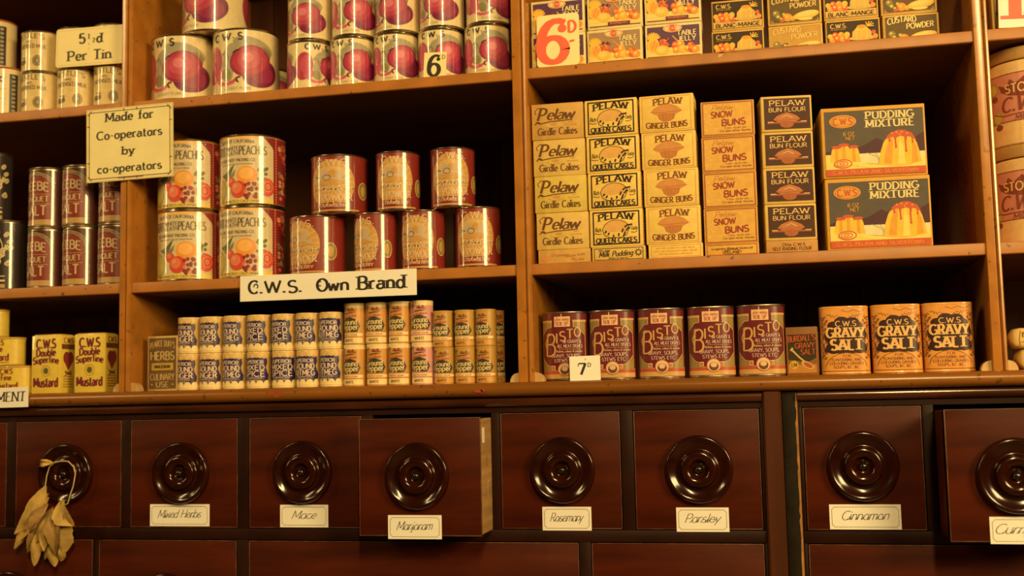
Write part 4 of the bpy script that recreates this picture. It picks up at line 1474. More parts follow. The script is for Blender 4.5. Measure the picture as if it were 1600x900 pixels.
def custardbox(panel, txt):
    a = Art()
    a.rect(-35, 3, 35, 42.5, panel, 1)
    a.text('CUSTARD', -12, 31, 8.5, txt, 5, W=2, fit=38, arc=2, rise=0.05)
    a.text('POWDER', 12, 23.5, 7.5, txt, 5, W=2, fit=36, rise=0.05)
    for x, z, r, m_ in ((-22, 12, 6, LEAFP), (-26, 18, 5, OLIVEP), (-14, 15, 5, LEAFP), (-10, 11, 6.5, JORG), (-18, 9, 4.5, JRED), (-3, 9, 4, JORG)):
        a.ell(x, z, r, r * .9, m_, 3); a.ell(x - 1, z + 1, r * .4, r * .35, JYEL, 4, n=10)
    a.ell(16, 13, 18, 6, JYEL, 3, 8); a.ell(17, 14.5, 14, 3.4, JPALE, 4, 8)
    a.ell(15, 7, 10, 2, JPALE, 3)
    for s in (-1, 1):
        a.line([(s * 31, 8), (s * 33, 5), (s * 29, 4.5)], 0.8, txt, 4)
    a.frame(-35, 3, 35, 42.5, 0.6, BLCR, 5)
    return carton('custard_carton', 0.0745, 0.0448, 0.05, BLCR, [(a, 'front')], 0.001)


GBL = 'blancmange and custard cartons on the top shelf'
HBL = 0.0449
xs = [-0.0275, 0.0535, 0.131, 0.2085]
for tier in (0, 1):
    z = SHELF_TOP + tier * HBL
    t = ['lower', 'upper'][tier]
    place('bl', blanc, xs[0] + 0.001 * tier, 0.076, z, 0.5, 'dark brown blancmange carton, %s in the column beside the jelly cartons' % t, 'carton', GBL)
    place('bl', None, xs[2] - 0.001 * tier, 0.072, z, 1, 'dark brown blancmange carton, %s in the column between custard cartons' % t, 'carton', GBL)
place('cf', lambda: custardbox(CUF, CUTF), xs[1], 0.075, SHELF_TOP, 0, 'faded yellow-brown custard carton, lower of the second column', 'carton', GBL)
place('cg', lambda: custardbox(CUG, CUTF), xs[1] - 0.0005, 0.074, SHELF_TOP + HBL, 1, 'olive custard carton, upper of the second column', 'carton', GBL)
place('cd', lambda: custardbox(CUG, CUT), xs[3], 0.072, SHELF_TOP, 2, 'olive green custard carton, lower of the rightmost column', 'carton', GBL)
place('cr', lambda: custardbox(CUD, CUT), xs[3] - 0.001, 0.072, SHELF_TOP + HBL, 1, 'dark red-brown custard carton, upper of the rightmost column', 'carton', GBL)

# ------------------------------------------------------------------ cake mix cartons, five columns
KORG = ink('carton_orange_tan', lamp(206, 138, 46), 0.55)
KTAN = ink('carton_tan', lamp(219, 157, 55), 0.55)
KYEL = ink('carton_yellow', lamp(216, 161, 50), 0.55)
KCRM = ink('carton_buff', lamp(236, 170, 58), 0.55)
KBR = ink('script_brown', (0.13, 0.05, 0.02), 0.5)
KMUF = ink('muffin_brown', (0.46, 0.17, 0.05), 0.5)
KBR2 = ink('soft_brown_print', lamp(128, 62, 20), 0.5)
KMUFL = ink('muffin_light', (0.56, 0.25, 0.08), 0.5)


def girdle(base):
    a = Art()
    a.text('P', -24, 29, 17, KBR, 4, W=1.9, con=0.4, slant=0.3)
    a.line([(-31, 38), (-33, 43), (-28, 47), (-18, 47)], 1.0, KBR, 4)
    a.text('elaw', 4, 29.5, 15.5, KBR, 4, W=1.9, con=0.35, slant=0.28, fit=39, sp=0.6)
    a.line([(-31, 27), (-26, 24), (-10, 26.5), (22, 28)], 1.3, KBR, 4)
    a.line([(-33, 23), (-28, 27), (-25, 25)], 1.6, KBR, 4)
    a.ell(-6, 21.5, 13, 4, KTAN if base is not KTAN else KYEL, 2); a.ring(-6, 21.5, 11, 3, 0.6, KMUFL, 3); a.ell(-6, 22, 6, 1.6, KMUFL, 3)
    a.text('LIGHT', 19, 24, 2, KMUFL, 3, W=1.4, fit=7); a.text('AND WHOLESOME', 20, 20, 1.9, KMUFL, 3, W=1.4, fit=17)
    a.text('Girdle Cakes', 0, 7.2, 10, KBR, 4, W=1.7, con=0.45, serif=True, fit=57)
    return carton('girdle_cake_carton', 0.0755, 0.0532, 0.045, base, [(a, 'front')], 0.0011)


def queen():
    a = Art()
    a.frame(-33.5, 3, 33.5, 50.5, 1.9, BLACKC, 2)
    a.text('PELAW', 0, 37, 9.5, BLACKC, 4, W=2.4, con=.5, serif=True, fit=50, arc=3)
    a.poly([(x, z) for x, z in [(-19, 25)] + A(0, 25, 19, 13, 170, 10) + [(19, 25), (15, 22), (-14, 21)]], QCAKE, 2, False)
    a.line([(-20, 25)] + A(0, 25, 19, 13, 170, 10) + [(20, 25)], 0.8, BLACKC, 3)
    a.line([(-20, 25), (-17, 17), (-9, 13), (8, 13), (15, 17), (19, 26)], 0.9, BLACKC, 3)
    for x0, z0, x1, z1 in ((12, 27, 17, 31), (14, 22, 18, 27), (8, 20, 10, 25), (3, 15, 4, 19), (-4, 14, -4, 17), (-12, 17, -10, 20), (10, 14, 13, 21), (17, 30, 23, 31), (-16, 20, -14, 23)):
        a.line([(x0, z0), (x1, z1)], 2.2, BLACKC, 4)
    a.text('Rich', -26, 22, 6, BLACKC, 4, W=1.4, con=.5, slant=.2, fit=8); a.text('Tasty', 25.5, 23, 5.6, BLACKC, 4, W=1.4, con=.5, slant=.2, fit=9.5)
    a.line([(-31, 20), (-26, 18.5), (-21, 19)], 0.8, BLACKC, 3); a.line([(21, 20), (26, 19), (30, 21)], 0.8, BLACKC, 3)
    a.text('QUEEN CAKES', 0, 5.6, 7, BLACKC, 4, W=2.3, con=.5, serif=True, fit=58)
    e = Art()
    e.rect(-14, 8, 14, 9, KBR, 1)
    for k in range(7):
        e.rect(-16, 13 + 4.5 * k, 16, 14 + 4.5 * k, KBR, 1)
    return carton('queen_cake_carton', 0.0755, 0.0532, 0.045, KYEL2, [(a, 'front'), (e, 'right')], 0.0011)


QCAKE = ink('queen_cake_print', lamp(222, 146, 52), 0.55)
KYEL2 = ink('carton_bright_yellow', lamp(238, 172, 58), 0.55)


def muffin(a, s, z, c, d):
    a.poly([(-14 * s, z), (14 * s, z), (10 * s, z - 11 * s), (4 * s, z - 14 * s), (-4 * s, z - 14 * s), (-10 * s, z - 11 * s)], c, 2)
    a.poly([(-22 * s, z)] + [(x * s, z + y * s) for x, y in [(-16, 6), (-9, 9), (0, 12), (9, 9), (16, 6)]] + [(22 * s, z), (14 * s, z - 4 * s), (0, z - 3 * s), (-14 * s, z - 4 * s)], d, 3, False)
    for x in (-8, -3, 3, 8):
        a.line([(x * s, z - 4 * s), (x * .75 * s, z - 12 * s)], 0.7 * s, d, 3)
    a.line([(-20 * s, z), (-8 * s, z - 1.5 * s), (8 * s, z - .5 * s), (20 * s, z)], 1 * s, c, 4)


def ginger():
    a = Art()
    a.frame(-34.5, 2.5, 34.5, 50.8, 0.6, KMUFL, 2)
    a.text('PELAW', 2, 38.6, 9, KBR2, 4, W=2.0, con=.6, serif=True, fit=40, arc=1.5)
    muffin(a, 1.02, 29, KMUF, KMUFL)
    a.text('GINGER BUNS', 0, 6.6, 8, KBR2, 4, W=1.9, con=.6, serif=True, fit=58, arc=-1.4)
    e = Art()
    for k in range(6):
        e.rect(-14, 10 + 6 * k, 14, 11 + 6 * k, KMUF, 1)
    return carton('ginger_bun_carton', 0.0765, 0.0532, 0.045, KCRM, [(a, 'front'), (e, 'right')], 0.0011)


SNO = ink('carton_orange', lamp(222, 146, 44), 0.55)
SNO2 = ink('carton_orange_mottle', lamp(230, 160, 60), 0.55)
SMAR = ink('snow_bun_maroon', lamp(158, 52, 26), 0.5)
SFR = ink('snow_bun_frame', (0.36, 0.11, 0.04), 0.5)


def snow():
    a = Art()
    a.frame(-35, 1.6, 35, 49, 1.8, SFR, 2)
    a.rect(-33, 3.5, 33, 47, SNO, 1)
    rr = random.Random(9)
    for k in range(34):
        a.ell(rr.uniform(-31, 31), rr.uniform(7, 44), rr.uniform(1.2, 3.2), rr.uniform(.6, 1.4), SNO2, 2, n=10)
    a.text('Pelaw', -8, 38, 7, KMUF, 4, W=1.2, con=.5, slant=.35, fit=28)
    a.text('SNOW', -8, 26.5, 8.6, SMAR, 5, W=1.8, fit=29, con=.8, rise=0.05)
    a.text('BUNS', 8, 14.8, 8.8, SMAR, 5, W=2.0, fit=32, con=.8, rise=0.04)
    a.text('A NEW PELAW MIX', 10, 10.6, 2.0, KBR2, 5, W=1.3, fit=30)
    a.text('Co-operative Stores', 10, 6.4, 3.0, KBR2, 5, W=1.4, fit=42)
    return carton('snow_bun_carton', 0.0735, 0.0503, 0.045, SNO, [(a, 'front')], 0.0011)


EPAN = ink('bun_flour_brown', lamp(74, 32, 11), 0.5)
EMUF = ink('bun_flour_muffin', lamp(166, 76, 26), 0.5)
EMUFL = ink('bun_flour_muffin_light', lamp(186, 98, 36), 0.5)
ECR = ink('bun_flour_lettering', (0.66, 0.45, 0.20), 0.5)


def bunflour():
    a = Art()
    a.rect(-30.5, 3.5, 32, 47, EPAN, 1)
    a.text('PELAW', 1, 36.5, 7.4, ECR, 4, W=1.9, fit=48, serif=True)
    a.text('BUN FLOUR', 1, 28, 5.8, ECR, 4, W=1.7, fit=50)
    a.rect(-26, 11.5, 27, 14, EMUF, 2); a.rect(-26, 13.2, -18, 14.4, ECR, 3); a.rect(19, 13.2, 27, 14.4, ECR, 3)
    muffin(a, 0.84, 17, EMUF, EMUFL)
    a.line([(-7, 20), (0, 23), (8, 19)], 1, ECR, 5)
    e = Art()
    e.rect(-10, 5, 10, 44, KYEL, 1)
    for k in range(7):
        e.rect(-6, 9 + 5 * k, 6, 10.4 + 5 * k, KMUF, 2)
    return carton('bun_flour_carton', 0.0690, 0.0503, 0.045, KTAN, [(a, 'front'), (e, 'left')], 0.0011)


def flatbox(kind):
    base = {'A': KORG, 'B': KTAN, 'C': KCRM, 'D': SNO, 'E': KORG2}[kind]
    h = {'A': .0203, 'B': .0203, 'C': .0203, 'D': .0165, 'E': .0173}[kind]
    w = {'E': .069, 'D': .0735}.get(kind, .0755)
    a = Art()
    H = h * 1000
    if kind == 'A':
        a.text('Co-operative', -6, 10.5, 4, KMUF, 4, W=1.2, fit=26, slant=.2); a.text('Wholesale Society', 16, 8, 3.4, KMUF, 4, W=1.2, fit=28, rise=.12); a.text('PELAW', 20, 3, 4, KMUF, 4, W=1.3, fit=18)
        a.ell(-27, 8, 7, 4.5, KMUFL, 2)
    elif kind == 'B':
        a.frame(-35, 1.6, 35, H - 1.8, 0.9, BLACKC, 2)
        a.text('PELAW', -20, 13.4, 3, BLACKC, 4, W=1.8, fit=16)
        a.text('Milk Pudding', -4, 6, 7.4, BLACKC, 4, W=1.6, con=.5, slant=.3, fit=48, rise=.03)
        a.text('MAKES 10 MINUTES', 0, 3, 2.2, BLACKC, 4, W=1.4, fit=28)
        a.star(28, 11, 6.5, 3, 9, BLACKC, 3); a.ell(28, 11, 2.6, 2.6, KTAN, 4, n=12)
    elif kind == 'C':
        a.frame(-34, 2, 35, H - 2, 0.6, KMUFL, 2)
        for k, w_ in enumerate((54, 60, 46)):
            a.text('EMPTY THE CONTENTS INTO A BOWL AND MIX', 0, 13.5 - 4.2 * k, 2, KMUFL, 3, W=1.2, fit=w_)
    elif kind == 'D':
        a.frame(-34.5, 1, 34.5, H - 1, 1.1, SFR, 2)
        a.text('Co-operative Wholesale Society Ltd', 0, 8.6, 3, KBR, 4, W=1.5, fit=56); a.text('PELAW', 0, 3, 4, KBR, 4, W=2.2, fit=20)
        a.ring(0, 5, 13, 3.4, 0.6, KBR, 3)
    else:
        a.text('Otto C.W.S.', 3, 9.5, 4, KBR, 4, W=1.7, fit=32); a.text('SELF-RAISING FLOUR', 0, 3.5, 4.4, KBR, 4, W=1.6, fit=52)
        a.rect(-33, 1, 33, 1.5, KBR, 2)
    return carton('flat_carton', w, h, 0.045, base, [(a, 'front')], 0.0009)


KORG2 = ink('carton_brown_orange', (0.50, 0.26, 0.08), 0.55)
RNK = ['top', 'second down', 'third down', 'fourth down']
GK2 = 'cake mix cartons stacked in five columns'
COLS = {
    'A': (-0.2835, 0.0533, 0.0204, 'girdle cake', 'first column, by the middle upright', [1, 1, 0, 1]),
    'B': (-0.2055, 0.0533, 0.0204, 'queen cake', 'second column', [-2, -1, -1.5, -1]),
    'C': (-0.1255, 0.0533, 0.0204, 'ginger bun', 'third column', [-1.5, -1, 0, 0]),
    'D': (-0.0465, 0.0504, 0.0166, 'snow bun', 'fourth column', [3, 2, 1, 1]),
    'E': (0.0325, 0.0504, 0.0174, 'bun flour', 'fifth column, beside the pudding cartons', [7, 6, 6, 6]),
}
DSC = {'A': 'tan carton with brown script', 'B': 'yellow carton with black frame', 'C': 'buff carton with brown muffin', 'D': 'orange carton with maroon lettering', 'E': 'dark brown carton with reddish muffin'}
MK = {'B': queen, 'C': ginger, 'D': snow, 'E': bunflour}
for c, (x, h, hf, nm, where, rots) in COLS.items():
    place('flat' + c, lambda c=c: flatbox(c), x + (0.002 if c in 'ABC' else 0.0005), 0.0335, MID, 0 if c != 'E' else 5, 'flat low carton lying under the %s cartons' % nm, 'carton', 'flat cartons at the foot of the columns')
    for k in range(4):
        lev = 3 - k
        z = MID + hf + lev * h
        dx = {'A': (0.0035, 0.0, 0, 0)[0] * lev * -0.33, 'B': -0.0009 * lev, 'C': -0.0012 * lev, 'D': 0.0004 * (lev % 2), 'E': 0}[c]
        if c == 'A':
            b_ = [KORG, KTAN, KYEL, KTAN][k]
            key, fn = 'A%s' % b_.name, (lambda b_=b_: girdle(b_))
        else:
            key, fn = c, MK[c]
        place(key, fn, x + dx, 0.0335 + 0.0006 * (k % 2), z, rots[k], '%s, %s in the %s column' % (DSC[c], RNK[k], nm), 'carton', GK2)

# ------------------------------------------------------------------ pudding mixture cartons
PBOX = ink('pudding_orange', lamp(216, 136, 34), 0.5)
PGRN = ink('pudding_dark_green', lamp(90, 68, 38), 0.5)
PPUR = ink('pudding_purple_hill', (0.07, 0.025, 0.035), 0.5)
PWHT = ink('pudding_cloth', (0.74, 0.62, 0.36), 0.5)
PYEL = ink('pudding_yellow', lamp(236, 162, 34), 0.5)
PYELL = ink('pudding_light', lamp(244, 184, 60), 0.5)
PYELD = ink('pudding_shade_stripe', lamp(222, 136, 28), 0.5)
PRED = ink('pudding_red', (0.52, 0.09, 0.04), 0.5)
PCRM = ink('pudding_lettering', lamp(232, 178, 84), 0.5)


def pudding():
    a = Art()
    a.rect(-64.5, 3, 66, 93, PGRN, 1)
    a.poly([(-64.5, 36), (-50, 42), (-30, 38), (-10, 46), (4, 54), (16, 48), (40, 44), (66, 60), (66, 30), (-64.5, 30)], PPUR, 2, False)
    a.rect(-64.5, 12.5, 66, 33, PWHT, 3)
    a.poly([(-64.5, 12.5), (66, 12.5), (66, 24), (30, 17), (-20, 21), (-64.5, 32)], PYELL, 4, False)
    a.line([(-10, 34), (2, 28), (8, 20)], 0.7, GREYP, 5); a.line([(0, 34), (6, 26), (4, 18)], 0.7, GREYP, 5); a.line([(-30, 20), (0, 18), (20, 15)], 0.8, GREYP, 5)
    dome = [(5, 17)] + [(8, 34), (12, 46), (18, 56), (26, 61), (34, 62), (43, 60), (51, 54), (56, 44), (59, 32), (61, 19)] + [(46, 15), (26, 14)]
    a.poly(dome, PYEL, 6, False)
    a.poly([(12, 18), (15, 36), (20, 50), (25, 56), (24, 40), (22, 17)], PYELD, 7, False)
    a.poly([(30, 16), (32, 40), (34, 54), (38, 40), (40, 16)], PYELL, 7, False)
    a.poly([(48, 17), (50, 36), (49, 50), (55, 40), (57, 19)], PYELD, 7, False)
    a.poly([(14, 50), (20, 58), (30, 63), (40, 63), (50, 58), (56, 47), (50, 52), (44, 54), (42, 46), (40, 53), (36, 55), (30, 53), (28, 46), (26, 54), (20, 53)], PRED, 8, False)
    for x, z0, z1 in ((28, 54, 40), (41, 54, 34), (50, 54, 46), (20, 54, 49)):
        a.line([(x, z0), (x + .6, z1)], 2, PRED, 8); a.ell(x + .6, z1, 1.5, 2, PRED, 8, n=10)
    for x, z in ((24, 59), (30, 60), (37, 60), (44, 58), (34, 57)):
        a.ell(x, z, 1.5, 1.1, PYELD, 9, n=8)
    a.rect(-57, 22, -20, 36, PYELD, 4)
    for x, w, t in ((-50, 9, 43), (-40, 10, 46), (-27, 8.5, 43)):
        a.poly([(x - w, 22), (x + w, 22), (x + w * .7, t - 4), (x + w * .4, t), (x - w * .4, t), (x - w * .7, t - 4)], PYEL, 5)
        a.poly([(x - w * .25, 22), (x + w * .25, 22), (x + w * .2, t), (x - w * .2, t)], PYELD, 6)
        a.ell(x, t, w * .75, 2.2, PRED, 7, n=14)
    a.ell(-42, 20, 13, 6.6, PYELL, 8); a.ring(-42, 20, 11.5, 5.6, 1.6, PRED, 9); a.ring(-43, 20, 7.5, 3.4, 1.4, PRED, 9); a.ring(-43, 20, 3.4, 1.3, 1.1, PRED, 9)
    a.line([(-29, 20), (-6, 15)], 5, PYELL, 7)
    a.rect(-64.5, 3, 66, 12.5, PRED, 9)
    a.text('C.W.S. PELAW AND SILVERTOWN', 0, 5.6, 4.6, PYELD, 11, W=1.5, fit=112)
    a.ell(-40, 78.5, 18, 9.2, PYELD, 5); a.ell(-40, 78.5, 16.8, 8.2, PBOX, 6)
    a.ring(-40, 78.5, 15.6, 7.4, 0.8, PRED, 7)
    a.text('C.W.S', -40, 74, 9, PRED, 8, W=2.1, fit=25)
    a.text('6 OZ.', -32, 58.5, 5, PYELD, 5, W=1.5, fit=16); a.text('NET', -31, 52.5, 4.6, PYELD, 5, W=1.5, fit=12)
    a.text('PUDDING', 22, 80.5, 9.8, PCRM, 5, W=2.3, con=.5, serif=True, fit=63, sp=2.0)
    a.text('MIXTURE', 22, 68.8, 9.8, PCRM, 5, W=2.3, con=.5, serif=True, fit=63, sp=2.0)
    e = Art()
    e.rect(-36, 4, 36, 93, KTAN, 1)
    return carton('pudding_carton', 0.137, 0.0982, 0.075, PBOX, [(a, 'front'), (e, 'left')], 0.0012)


GP = 'large pudding mixture cartons'
place('pud', pudding, 0.1485, 0.052, MID, 3.0, 'large dark green and orange pudding carton standing on the shelf', 'carton', GP)
place('pud', None, 0.1465, 0.052, MID + 0.0984, 4.0, 'large dark green and orange pudding carton stacked on its twin', 'carton', GP)
for k in range(2):
    place('pud', None, 0.1440 - 0.002 * k, 0.136, MID + 0.0984 * k, 3.0, 'pudding carton behind, edge showing left of the %s front carton' % ['lower', 'upper'][k], 'carton', GP)

# ------------------------------------------------------------------ gravy powder tins
BMAR = ink('gravy_tin_maroon', lamp(112, 32, 22), 0.3, 1.0)
BGLD = ink('gravy_tin_gold', lamp(216, 142, 56), 0.3, 1.0)
BGRN = ink('gravy_tin_olive', (0.26, 0.20, 0.06), 0.3, 1.0)
BCRM = ink('gravy_tin_lettering', lamp(228, 164, 100), 0.35, 0.8)
BPLQ = ink('gravy_tin_plaque', lamp(238, 168, 86), 0.3, 0.8)
BRED = ink('gravy_tin_red', (0.46, 0.09, 0.045), 0.3, 1.0)
SBI = Section(0.0328, 0.024, 2.5)


def bisto_art(sec):
    a = Art()
    band(a, sec, 3.6, 96.5, BMAR)
    a.rect(-38, 3.6, 38, 10, BGLD, 1); a.rect(-38, 10, 38, 15, BRED, 1)
    a.rect(-38, 14.6, 38, 15.4, BGLD, 2)
    for s in (-1, 1):
        a.rect(s * 37, 84, s * 15, 87, BGLD, 2)
        a.poly([(s * 35, 84), (s * 16, 84), (s * 16, 78), (s * 22, 77), (s * 33, 66), (s * 35, 66)], BGRN, 2, False)
        a.line([(s * 16, 84), (s * 16, 77), (s * 22, 76.5), (s * 33.5, 65), (s * 33.5, 60)], 1.3, BGLD, 4)
        a.poly([(s * 35, 15), (s * 13, 15), (s * 14, 19), (s * 23, 22), (s * 33, 34), (s * 35, 34)], BGRN, 2, False)
        a.line([(s * 13, 16), (s * 14, 20), (s * 23, 23), (s * 33.5, 35), (s * 33.5, 62)], 1.2, BGLD, 4)
        for k in range(5):
            a.line([(s * (34 - k * 3), 70 + k * 2.4), (s * (34 - k * 3), 83)], 0.6, BGLD, 3)
            a.line([(s * (34 - k * 3), 16), (s * (34 - k * 3), 30 - k * 2.2)], 0.6, BGLD, 3)
        a.rect(s * 17, 16, s * 11, 22, BPLQ, 3); a.rect(s * 16, 17, s * 12, 21, BRED, 4)
    a.rect(-11.5, 77.5, 11.5, 92, BPLQ, 5)
    a.text('after mixing', 0, 86, 4.4, BRED, 6, W=1.5, fit=19, slant=.25); a.text('BOIL UP', 0, 79.4, 5, BRED, 6, W=1.7, fit=17, serif=True)
    a.line([(-1, 92), (-1, 96)], 1.2, BPLQ, 5)
    a.text('B', -18, 36, 31, BGLD, 6, W=1.0, con=.75, fit=14, slant=.08)
    a.line([(-24, 46), (-26, 54), (-21, 65), (-17, 66)], 1.8, BGLD, 6)
    for c, x, z, h, w in (('I', -8, 54, 14, 2.0), ('S', 0.5, 57, 13.5, 8.5), ('T', 11, 60.5, 13, 9), ('O', 21.5, 63, 12.5, 9)):
        a.text(c, x, z, h, BGLD, 6, W=1.55, fit=w)
    a.text('for', 3, 54, 4.6, BPLQ, 6, W=1.4, fit=5, slant=.3); a.text('GRAVY &', 17, 54, 4.6, BCRM, 6, W=1.4, fit=19)
    a.text('ALL MEAT DISHES', 10.5, 47.4, 4.6, BCRM, 6, W=1.4, fit=36)
    a.rect(-6, 45.2, 26, 45.7, BGLD, 5)
    a.text('Thickens, colours & seasons', 9, 40.8, 3.3, BPLQ, 6, W=1.25, fit=38)
    a.text('GRAVY, SOUPS,', 4, 33.6, 4.9, BCRM, 6, W=1.4, fit=41)
    a.text('STEWS ETC', 4, 26.8, 4.7, BCRM, 6, W=1.4, fit=33)
    a.ell(2.5, 17, 10, 9.5, BPLQ, 5); a.ring(2.5, 17, 9.6, 9.2, 0.8, BRED, 6); a.ell(2.5, 15.4, 6.4, 6, BROWNI, 6); a.ell(2.5, 17.6, 4.4, 3.4, BPLQ, 7)
    return a


HBI = 0.0995
mk_bi = lambda: tin('gravy_tin', SBI, HBI, bisto_art(SBI), TINDK, 2.6)
for k, (x, rz) in enumerate([(-0.288, -2), (-0.2195, -2), (-0.150, -2), (-0.0805, 2), (-0.0115, -2)]):
    place('bi', mk_bi, x, 0.0435 if k < 3 else 0.045, BASE, rz, 'maroon and gold gravy tin, %s' % ['first by the middle upright', 'second from the middle upright, behind the price card', 'middle one of the five', 'fourth of five', 'fifth, next to the little dark carton'][k], 'tin', 'maroon gravy tins in a row')

# ------------------------------------------------------------------ gravy salt carton and tins
GDK = ink('gravy_carton_dark', (0.045, 0.032, 0.016), 0.45)
GRD = ink('gravy_carton_red', (0.44, 0.09, 0.03), 0.45)
GBRN = ink('gravy_carton_brown', (0.22, 0.10, 0.03), 0.5)
GORG = ink('gravy_carton_orange', (0.46, 0.20, 0.04), 0.5)


def burd():
    a = Art()
    a.rect(-19.5, 3, 19.5, 57, GDK, 1); a.frame(-19.5, 3, 19.5, 57, 0.7, GRD, 3)
    a.rect(-19, 3.6, 19, 15, GORG, 2)
    a.poly([(-19, 15), (19, 15), (19, 24), (8, 18), (-19, 22)], GBRN, 2, False)
    a.text("BURDALL'S", 0, 46, 7.5, GRD, 5, W=1.8, fit=36, rise=.06)
    a.text('GRAVY', 4, 37, 7, GRD, 5, W=1.8, fit=26, rise=.04); a.text('SALT', 8, 28.4, 7, GRD, 5, W=1.8, fit=19, rise=.02)
    a.line([(-14, 36), (-4, 25), (4, 18)], 2.4, HTAN, 4); a.line([(-15, 34), (-12, 38)], 3, HTAN, 4)
    a.ell(7, 14, 9, 4.4, HTAN, 4, -28); a.ell(7.5, 13.8, 6.6, 2.8, GRD, 5, -28)
    a.ell(-11, 14.5, 6, 6, MYEL2, 4); a.text('LM', -11, 12, 5, GDK, 5, W=1.6, fit=7)
    e = Art()
    e.rect(-10, 4, 10, 60, HTAN, 1)
    return carton('gravy_salt_carton', 0.0425, 0.0665, 0.026, GBRN, [(a, 'front'), (e, 'right')], 0.0009)


place('burd', burd, 0.0435, 0.0415, BASE, -6, 'little dark gravy salt carton with red lettering between maroon and orange tins', 'carton', None)

OBG = ink('gravy_salt_orange', lamp(228, 134, 38), 0.32, 0.7)
ODK = ink('gravy_salt_dark', (0.045, 0.018, 0.014), 0.32, 0.7)
OBR = ink('gravy_salt_brown', (0.24, 0.085, 0.03), 0.35, 0.7)
OLT = ink('gravy_salt_lettering', lamp(236, 160, 66), 0.35, 0.6)
SGV = Section(0.0322, 0.021, 3.4)


def gravy_art(sec):
    a = Art()
    band(a, sec, 2.6, 90, OBG)
    rr = random.Random(8)
    for s in (-1, 1):
        for k in range(16):
            z = 22 + k * 3.6
            a.ell(s * (27 + 3 * math.sin(k * 1.7)), z, 2.4, 1.6, OBR, 2, rr.uniform(0, 180), 9)
            a.ell(s * (31 + 1.5 * math.cos(k * 2.1)), z + 1, 1.8, 1.3, OBR, 2, rr.uniform(0, 180), 9)
        for k in range(7):
            a.line([(s * (6 + 3.6 * k), 78 + 2 * math.sin(k * 2)), (s * (9 + 3.6 * k), 80 - 2 * math.cos(k))], 0.9, OBR, 2)
    a.line([(-4, 87), (4, 84), (12, 87), (20, 84), (28, 88)], 0.7, OBR, 2)
    for x, z, rx, rz in ((-15, 66, 8, 6), (-4, 71, 10, 7), (9, 70, 10, 7), (17, 65, 7, 6), (0, 56, 27, 13), (-20, 52, 8, 9), (21, 54, 7, 9), (0, 40, 24, 12), (-16, 36, 10, 8), (18, 36, 10, 8), (0, 33, 26, 5), (-24, 33, 5, 3), (24, 33, 5, 3)):
        a.ell(x, z, rx, rz, ODK, 3)
    a.text('C.W.S', 1, 65, 7, OLT, 6, W=1.7, fit=27)
    a.text('GRAVY', 0, 50, 13, OLT, 6, W=2.5, con=.5, serif=True, fit=49)
    a.text('SALT', 1, 33, 14, OLT, 6, W=2.6, con=.5, serif=True, fit=41)
    a.poly([(x, z) for x, z in [(-30, 4)] + A(0, 8, 27, 21, 172, 8) + [(30, 4)]], OBG, 4, False)
    a.line(A(0, 8, 27, 21, 172, 8), 0.9, OBR, 5)
    a.text('FOR', 1, 23, 3.6, OBR, 6, W=1.8, fit=10); a.text('FLAVOURING AND', 0, 18, 3.6, OBR, 6, W=1.9, fit=38)
    a.text('COLOURING GRAVIES', 0, 13, 3.6, OBR, 6, W=1.9, fit=44); a.text('SOUPS, &C. &C.', 0, 8, 3.6, OBR, 6, W=1.9, fit=34)
    a.rect(-33, 4.2, 33, 5, OBR, 5)
    return a


HGV = 0.0925
mk_gv = lambda: tin('gravy_salt_tin', SGV, HGV, gravy_art(SGV), OBG, 2.6, 0.0006)
for k, (x, rz) in enumerate([(0.0995, 1), (0.167, 0), (0.233, 0)]):
    place('gv', mk_gv, x, 0.041, BASE, rz, 'orange gravy salt tin with dark cloud panel, %s' % ['next to the little dark carton', 'middle of three', 'rightmost, near the right upright'][k], 'tin', 'orange gravy salt tins')

# ------------------------------------------------------------------ jars right of the upright
JBG = ink('jar_cream', lamp(246, 176, 78), 0.4, 0.6)
JPK = ink('jar_label_pink', lamp(222, 126, 70), 0.4, 0.6)
JMR = ink('jar_label_maroon', (0.24, 0.055, 0.035), 0.4, 0.6)
JLID = ink('jar_tan_lid', lamp(190, 126, 46), 0.45, 0.3)
SJ = Section(0.0635, 0.0635)


def jar_art(sec):
    a = Art()
    band(a, sec, 2, 112, JBG)
    a.rect(-78, 32, 78, 98, JPK, 1); a.frame(-78, 32, 78, 98, 1.2, JMR, 2)
    rr = random.Random(6)
    a.poly([(-42, 74), (-46, 84), (-34, 80), (-28, 90), (-20, 83), (-8, 92), (0, 84), (12, 93), (22, 84), (34, 92), (40, 82), (52, 86), (48, 74), (56, 66), (40, 66), (20, 62), (-10, 64), (-30, 68)], JMR, 3, False)
    a.text('STONELESS', 4, 71, 11.5, JBG, 6, W=1.8, fit=78)
    a.text('C.W.S', -12, 46, 19, JMR, 6, W=1.8, con=.4, slant=.25, fit=60)
    a.line([(-56, 46), (-40, 41), (20, 43), (34, 50)], 1.4, JMR, 4)
    a.text('PURE JAM', 26, 41, 4.5, JMR, 6, W=1.5, fit=30)
    a.text('.MIDDLETON.', 8, 33.8, 6.5, JMR, 6, W=1.6, fit=66)
    for x, z in ((-56, 80), (-50, 40), (62, 44), (66, 82)):
        a.ell(x, z, 9, 9, KYEL, 3); a.ring(x, z, 8, 8, 0.8, OLIVEP, 4); a.ell(x + 2, z - 13, 6, 4, JMR, 3)
    return a


